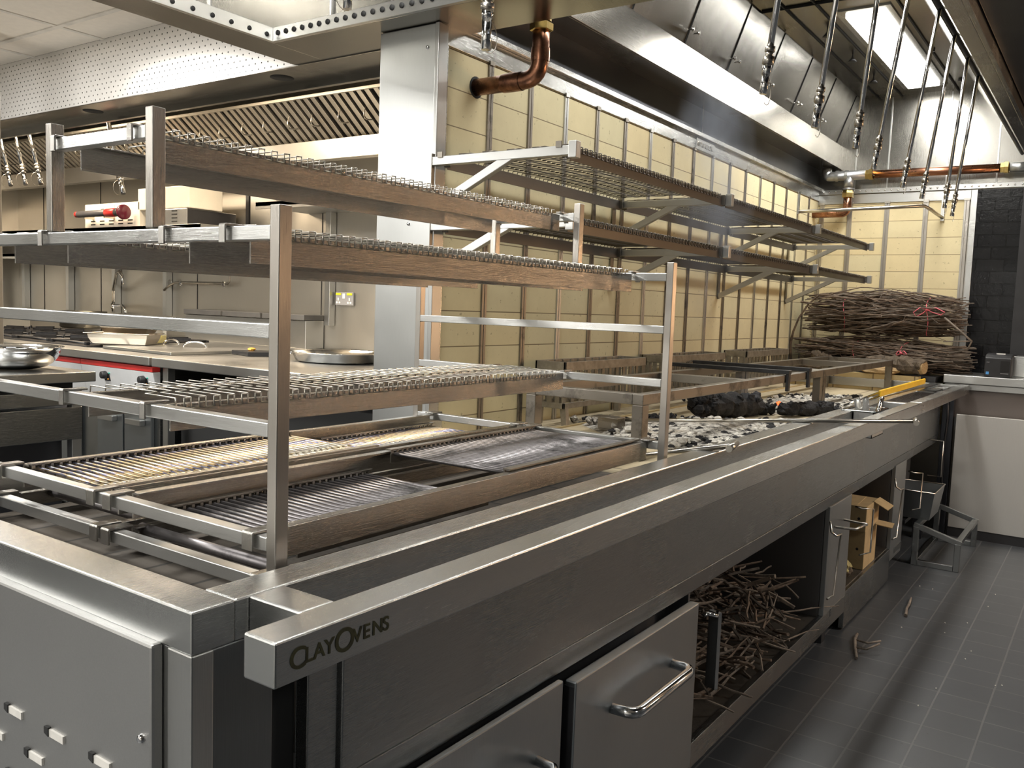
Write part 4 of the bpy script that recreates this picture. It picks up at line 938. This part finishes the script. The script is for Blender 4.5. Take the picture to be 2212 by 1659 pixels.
for a in (3.78, 4.02, 4.42):
    d = MB().box(2.440, 2.46, a, a+.225, .15, .69).build('oven_door', ST_DOOR, rg, .003)
    MB().obox((2.425, a+.11, .63), (.03, 0, 0), (0, .13, 0), (0, 0, .03)).build('recess_handle', ST_Y, d, .004)
for j in range(2):
    for i in range(5):
        y0, x0 = 4.62+.40*i, 2.60+.40*j; b = MB(); z = ZW+.028
        b.tube([(x0, y0, z-.01), (x0+.36, y0, z-.01), (x0+.36, y0+.36, z-.01), (x0, y0+.36, z-.01)], .007, 6, closed=True)
        cx, cy = x0+.18, y0+.18
        for k in range(6):
            a = k*PI/3; b.obox((cx+math.cos(a)*.11, cy+math.sin(a)*.11, z-.002), (math.cos(a)*.13, math.sin(a)*.13, 0), (-math.sin(a)*.008, math.cos(a)*.008, 0), (0, 0, .020))
        for (u, v) in ((0, 0), (.36, 0), (0, .36), (.36, .36)): b.box(x0+u-.01, x0+u+.01, y0+v-.01, y0+v+.01, ZW, z-.005)
        b.tube([(x0, cy, z-.01), (x0+.07, cy, z-.004)], .006, 6).tube([(x0+.36, cy, z-.01), (x0+.29, cy, z-.004)], .006, 6)
        b.build('pan_support', CAST, rg)
        MB().lathe((cx, cy, ZW), [(.05, 0), (.05, .010), (.035, .016), (.0001, .016)], 16).build('burner', CAST, rg)
MB().box(2.56, 3.44, 4.56, 6.62, ZW-.001, ZW+.006).build('spill_tray', BLACK, rg, .002)
lf = root('fryer_lid', (2.95, 4.1, ZW), 'flat stainless fryer lid with arched handle, right of the stacked pans', 'lid')
MB().box(2.56, 3.40, 3.80, 4.40, ZW+.001, ZW+.016).build('sheet', ST_Y, lf, .003)
MB().tube([(2.93+.07*math.cos(t/10*PI)*.5, 4.13-.055*math.cos(t/10*PI), ZW+.014+.032*math.sin(t/10*PI)) for t in range(11)], .005, 8).build('handle', CHROME, lf)
lf = root('fryer_lid', (3.2, 4.75, ZW), 'second flat fryer lid behind the stacked pans', 'lid')
MB().box(3.05, 3.44, 4.42, 4.55, ZW+.001, ZW+.014).build('sheet', ST_Y, lf, .002)
MB().tube([(3.0+.05*math.cos(t/10*PI), 4.45, ZW+.012+.030*math.sin(t/10*PI)) for t in range(11)], .005, 8).build('handle', CHROME, lf)
ex, ey = Vector((.571, -.821, 0)), Vector((.821, .571, 0))
PANM = steel('pan_steel', (.48, .43, .36), .2, .3, 'o', .05)
def gnpan(c, L_, W_, h, label):
    r = root('gastro_pan', c, label, 'pan', 'stacked steel pans on the range'); c = Vector(c)
    def ring(l, w_, z): return [c+ex*sx*l/2+ey*sy*w_/2+Vector((0, 0, z)) for sx, sy in ((-1, -1), (1, -1), (1, 1), (-1, 1))]
    b = MB(); A0, A1, A2, A3 = ring(L_-.05, W_-.05, .002), ring(L_-.02, W_-.02, h*.6), ring(L_-.012, W_-.012, h), ring(L_+.012, W_+.012, h)
    vs = A0+A1+A2+A3; b.add(vs, [(3, 2, 1, 0)]+[(4*k+i, 4*k+(i+1) % 4, 4*k+4+(i+1) % 4, 4*k+4+i) for k in range(3) for i in range(4)]); b.build('shell', PANM, r, .003)
    MB().tube(ring(L_+.012, W_+.012, h), .003, 6, closed=True).build('rim', ST_WIRE, r)
gnpan((2.74, 4.49, ZW+.016), .34, .20, .060, 'lower wide steel pan of the stack on the range')
gnpan((2.77, 4.49, ZW+.078), .28, .17, .045, 'upper smaller steel pan of the stack on the range')
j = root('oil_jug', (2.98, 4.54, ZW+.016), 'clear square jug half full of yellow oil beside the stacked pans', 'jug')
MB().box(2.948, 3.012, 4.508, 4.572, ZW+.016, ZW+.13).build('jug', CLEAR, j, .006); MB().box(2.951, 3.009, 4.511, 4.569, ZW+.018, ZW+.062).build('oil', OIL, j, .004)
sp = root('saucepan', (3.60, 6.45, ZW+.03), 'dark steel saucepan at the back of the hob', 'pan')
MB().lathe((3.52, 6.30, ZW+.03), [(.0001, 0), (.15, 0), (.16, .01), (.16, .12), (.163, .122)], 28).build('shell', steel('dull_pan_steel', (.35, .33, .28), .25, .4), sp)
bxx = MB().box(3.35, 3.6, 6.75, 7.25, ZW, ZW+.075); thing(bxx, 'hob_shelf_box', ST_WALL, 'pale steel box edge behind the hob at the far left', 'box', None, .003)
pp = root('paella_pan', (3.03, 3.12, ZW), 'wide shallow polished pan with side handles on the worktop', 'pan')
MB().lathe((3.03, 3.12, ZW+.001), [(.0001, 0), (.19, 0), (.212, .006), (.232, .045), (.238, .047), (.234, .049), (.228, .044), (.208, .010), (.0001, .006)], 48).build('bowl', CHROME, pp)
for a0 in (-1.15, 2.0):
    c = Vector((3.03, 3.12, ZW+.038)); d = Vector((math.cos(a0), math.sin(a0), 0)); t_ = Vector((-d.y, d.x, 0))
    MB().tube([c+d*.232+t_*.05, c+d*.26+t_*.045, c+d*.282+t_*.02+Vector((0, 0, .006)), c+d*.282-t_*.02+Vector((0, 0, .006)), c+d*.26-t_*.045, c+d*.232-t_*.05], .0055, 8).build('handle', CAST, pp)
    for s in (-.05, .05): MB().blob(c+d*.234+t_*s, .009, .05, 8, 6).build('rivet', CHROME, pp)
st = root('small_tray', (2.93, 3.65, ZW), 'small black tray with an orange peel bit on the worktop', 'tray')
MB().prism([(2.86, 3.60, ZW+.001), (3.0, 3.52, ZW+.001), (3.02, 3.70, ZW+.001), (2.90, 3.78, ZW+.001)], (0, 0, .022)).build('tray', BLACK, st, .003)
thing(MB().blob((2.95, 3.68, ZW+.030), (.022, .016, .010), .2, 8, 5), 'orange_peel', plain('orange_peel', (.75, .38, .06), .6), 'small orange peel on the black tray', 'food')
sb = root('griddle_splash', (3.65, 4.6, ZW), 'low steel splash box with dark grey capping bars against the wall', 'splashback')
MB().box(3.60, 3.745, 4.0, 5.18, ZW, 1.125).build('box', ST_Y, sb, .003)
DGREY = plain('dark_grey_cap', (.10, .10, .10), .5)
for a, b_ in ((4.0, 4.38), (4.40, 4.77), (4.79, 5.18)): MB().box(3.585, 3.745, a, b_, 1.127, 1.16).build('capping_bar', DGREY, sb, .003)
# uprights, shelves, sockets, tap
for i, y in enumerate((3.93, 5.57, 6.21, 6.86, 7.55)):
    u = root('shelf_upright', (3.73, y, 1.10), '%s steel shelf upright with bolts on the back wall' % ('first', 'second', 'third', 'fourth', 'fifth')[i], 'upright', 'shelf uprights on the back wall')
    MB().box(3.70, 3.747, y-.022, y+.022, 1.10, 1.66 if i else 1.80).build('channel', ST_Z, u, .002)
    for z in (1.15, 1.42): MB().lathe((3.744, y+.035, z), [(.008, 0), (.006, -.006), (.0001, -.008)], 8, axis='x').build('bolt', CHROME, u)
def shelf(x0, x1, y0, y1, z, label):
    thing(MB().box(x0, x1, y0, y1, z-.025, z).box(x0, x0+.003, y0, y1, z-.04, z), 'wall_shelf', ST_Y, label, 'shelf', 'steel wall shelves', .002)
shelf(3.40, 3.745, 5.25, 7.7, 1.525, 'long lower wall shelf at the far left')
shelf(3.30, 3.745, 4.60, 7.6, 1.685, 'wall shelf carrying the louvred appliances')
shelf(3.35, 3.745, 3.55, 4.16, 1.80, 'short upper wall shelf right of the appliances')
k = root('double_socket', (3.745, 3.82, 1.22), 'grey double power socket with two yellow labels on the wall', 'socket')
MB().box(3.735, 3.749, 3.745, 3.895, 1.225, 1.303).build('plate', GREY_P, k, .004)
for y in (3.868, 3.775): MB().box(3.733, 3.736, y-.022, y+.022, 1.285, 1.298).build('yellow_label', YELS, k)
MB().box(3.732, 3.736, 3.81, 3.832, 1.265, 1.295).build('rocker', WHITE, k)
for y in (3.868, 3.775):
    MB().box(3.733, 3.736, y-.005, y+.005, 1.252, 1.270).build('socket_hole', WHITE, k)
    for s in (-.011, .011): MB().box(3.733, 3.736, y+s-.007, y+s+.007, 1.236, 1.247).build('socket_hole', WHITE, k)
def louvred(y0, y1, z0, z1, label, nm, rows, cols, side=None, xs=(3.35, 3.72), cm=None):
    r = root(nm, (3.5, (y0+y1)/2, z0), label, 'appliance'); MB().box(xs[0], xs[1], y0, y1, z0, z1).build('casing', cm or ST_Y, r, .004)
    for i in range(rows):
        for c in range(cols):
            y = L(y0+.05, y1-.05, (c+.5)/cols); z = z0+.02+.022*i
            MB().box(xs[0]-.002, xs[0], y-.028, y+.028, z, z+.008).build('louvre', DARKGAP, r, .002)
    if side: MB().box(xs[0]+.005, xs[1]-.005, y0-.003, y0, z0+.004, z1-.004).build('side_panel', side, r)
    return r
l1 = louvred(5.315, 5.97, 1.687, 1.85, 'pale louvred steel appliance on the shelf behind the stick blender', 'wall_heater', 2, 5, cm=ENAM)
for y in (5.75, 5.62, 5.49): MB().box(3.345, 3.35, y-.02, y+.02, 1.815, 1.838).build('warning_label', WHITE, l1)
louvred(4.81, 5.22, 1.687, 1.79, 'louvred steel appliance with black side under the cream box', 'wall_heater', 4, 2, BLACK)
cb = MB().box(3.35, 3.60, 4.79, 5.335, 1.792, 1.93); thing(cb, 'cream_box', ENAM, 'bright cream enamel box on top of the louvred appliance', 'box', None, .006)
sbn = root('stick_blender', (3.30, 5.65, 1.76), 'stick blender with grey grip, red collar and maroon ring, lying before the appliance', 'blender')
for a, b_, r_, m in ((5.955, 5.93, .020, RED), (5.93, 5.58, .022, plain('dark_grey_grip', (.06, .06, .065), .4)), (5.58, 5.47, .028, RED), (5.47, 5.40, .027, BLACK), (5.395, 5.37, .048, plain('maroon_ring', (.10, .008, .02), .25))):
    MB().lathe((3.28, a, 1.775), [(.0001, 0), (r_*.9, 0), (r_, -.004), (r_, b_-a+.004), (r_*.9, b_-a), (.0001, b_-a)], 20, axis='y').build('blender_section', m, sbn)
MB().box(3.28, 3.352, 5.85, 5.87, 1.745, 1.77).box(3.28, 3.352, 5.6, 5.62, 1.745, 1.77).build('wall_holder', ST_WIRE, sbn)
ev = MB().box(3.68, 3.745, 4.37, 4.62, 1.70, 1.93); thing(ev, 'switch_trunking', ST_Z, 'steel trunking box on the back wall right of the cream box', 'trunking', None, .003)
ev = MB().box(3.70, 3.745, 4.66, 4.69, 1.69, 2.04); thing(ev, 'black_conduit', BLACK, 'thin black upright conduit beside the cream box', 'conduit')
tp_ = root('pot_tap', (3.72, 6.21, 1.11), 'tall chrome swivel tap with bent spout against the back wall', 'tap')
MB().tube([(3.70, 6.21, 1.11), (3.70, 6.21, 1.262), (3.69, 6.19, 1.275), (3.6, 6.0, 1.39), (3.58, 5.93, 1.40), (3.575, 5.885, 1.37), (3.57, 5.87, 1.31)], .012, 10).build('spout', CHROME, tp_)
MB().tube([(3.70, 6.20, 1.157), (3.65, 6.0, 1.16), (3.62, 5.93, 1.14), (3.61, 5.90, 1.10)], .010, 8).build('lower_arm', CHROME, tp_)
MB().cyl((3.70, 6.21, 1.13), (3.70, 6.21, 1.17), .018, 12).build('valve', CHROME, tp_)
gp = root('gas_pipe', (3.73, 5.2, 1.25), 'thin steel pipe run with small valve on the back wall', 'pipe')
MB().tube([(3.71, 4.86, 1.64), (3.71, 4.86, 1.355), (3.71, 4.88, 1.338), (3.71, 5.45, 1.338), (3.705, 5.50, 1.325), (3.69, 5.56, 1.28)], .008, 8).build('tube', ST_WIRE, gp)
for y in (5.39, 4.92, 5.52): MB().blob((3.71, y, 1.335), (.014, .016, .022), .1, 8, 6).build('fitting', CHROME, gp)
# near left prep table with the bowl
nt_ = root('prep_table', (1.2, 3.9, 0), 'low stainless prep counter at far left with a steel bowl on it', 'table')
MB().box(-.6, 1.95, 3.40, 4.21, .89, .93).build('worktop', ST_X, nt_, .003)
MB().box(-.6, 1.90, 3.415, 4.03, .80, .855).build('drawer_rail', ST_PANEL, nt_, .002)
MB().box(-.6, 1.88, 3.45, 4.0, .855, .89).build('shadow_gap', DARKGAP, nt_)
MB().box(-.6, 1.90, 3.415, 4.03, .66, .79).build('drawer_front', ST_PANEL, nt_, .002)
for x in (1.86, -.5): MB().box(x, x+.04, 3.42, 3.46, 0, .80).build('leg', ST_Z, nt_, .002)
MB().lathe((1.33, 3.413, .755), [(.022, 0), (.022, -.004), (.014, -.006), (.014, -.012), (.0001, -.012)], 18, axis='y').build('lock', CHROME, nt_)
MB().box(-.5, 1.86, 3.5, 4.0, .12, .66).build('fridge_body', ST_DARK, nt_)
bo = root('mixing_bowl', (1.78, 3.66, .93), 'shiny round steel mixing bowl on the prep counter', 'bowl')
pf = [(.0001, .002), (.07, .002)]+[(.07+.095*math.sin(t/8*PI/2), .004+.086*(1-math.cos(t/8*PI/2))) for t in range(1, 9)]+[(.178, .091), (.178, .094), (.165, .092)]+[(.067+.095*math.sin(t/8*PI/2), .008+.084*(1-math.cos(t/8*PI/2))) for t in range(8, 0, -1)]+[(.0001, .006)]
MB().lathe((1.76, 3.66, .93), pf, 40).build('shell', CHROME, bo)

# ================================================================== THIN SMOKE OVER THE EMBERS
def smoke(name, c, r, dens, label, lean=(0, 0, 0), seed=0):
    rn = random.Random(seed); b = MB(); c = Vector(c); n = 12; seg = 16; rings = []
    for i in range(n+1):
        t = i/n; rad = (math.sin(PI*min(1, max(.0, t*.92+.04)))**.6)
        rings.append([c+Vector((lean[0]*t+r[0]*rad*math.cos(2*PI*k/seg)*(.35+.65*t), lean[1]*t+r[1]*rad*math.sin(2*PI*k/seg)*(.35+.65*t), r[2]*t)) for k in range(seg)])
    b.add([p for g in rings for p in g], [(i*seg+k, i*seg+(k+1) % seg, (i+1)*seg+(k+1) % seg, (i+1)*seg+k) for i in range(n) for k in range(seg)]+[tuple(range(seg))[::-1], tuple(n*seg+k for k in range(seg))])
    m = bpy.data.materials.new('smoke_'+name); m.use_nodes = True; nt = m.node_tree; nt.nodes.remove(nt.nodes['Principled BSDF'])
    out = [x for x in nt.nodes if x.bl_idname == 'ShaderNodeOutputMaterial'][0]
    v = nt.nodes.new('ShaderNodeVolumePrincipled'); v.inputs['Color'].default_value = (.72, .80, .95, 1); v.inputs['Anisotropy'].default_value = .2
    ns = noise(nt, coords(nt, (1, 1, .55)), 5.5, 4, .6)
    g = nt.nodes.new('ShaderNodeTexGradient'); g.gradient_type = 'SPHERICAL'
    tc = nt.nodes.new('ShaderNodeTexCoord'); mp = nt.nodes.new('ShaderNodeMapping'); mp.inputs['Location'].default_value = (-1, -1, -1); mp.inputs['Scale'].default_value = (2, 2, 2)
    nt.links.new(tc.outputs['Generated'], mp.inputs[0]); nt.links.new(mp.outputs[0], g.inputs[0])
    a = mrange(nt, ns.outputs['Fac'], .42, .72, 0, dens)
    mu = nt.nodes.new('ShaderNodeMath'); mu.operation = 'MULTIPLY'; nt.links.new(a, mu.inputs[0]); nt.links.new(g.outputs['Fac'], mu.inputs[1]); nt.links.new(mu.outputs[0], v.inputs['Density'])
    nt.links.new(v.outputs[0], out.inputs['Volume'])
    return thing(b, 'smoke', m, label, 'smoke', kind='stuff')
smoke('tall', (3.12, 1.25, .90), (.34, .22, 1.45), 7, 'thin bluish smoke drifting up towards the hood', (.35, .20, 0), 1)
smoke('low', (3.50, 1.26, .86), (.16, .12, .17), 9, 'small wisp of smoke on the big charred log', (.05, .02, 0), 2)

thing(MB().box(1.88, 1.94, 4.135, 4.195, .93, 2.366), 'steel_pole', ST_POST, 'thin steel pole at the extreme left edge, standing on the prep counter', 'pole', None, .003)
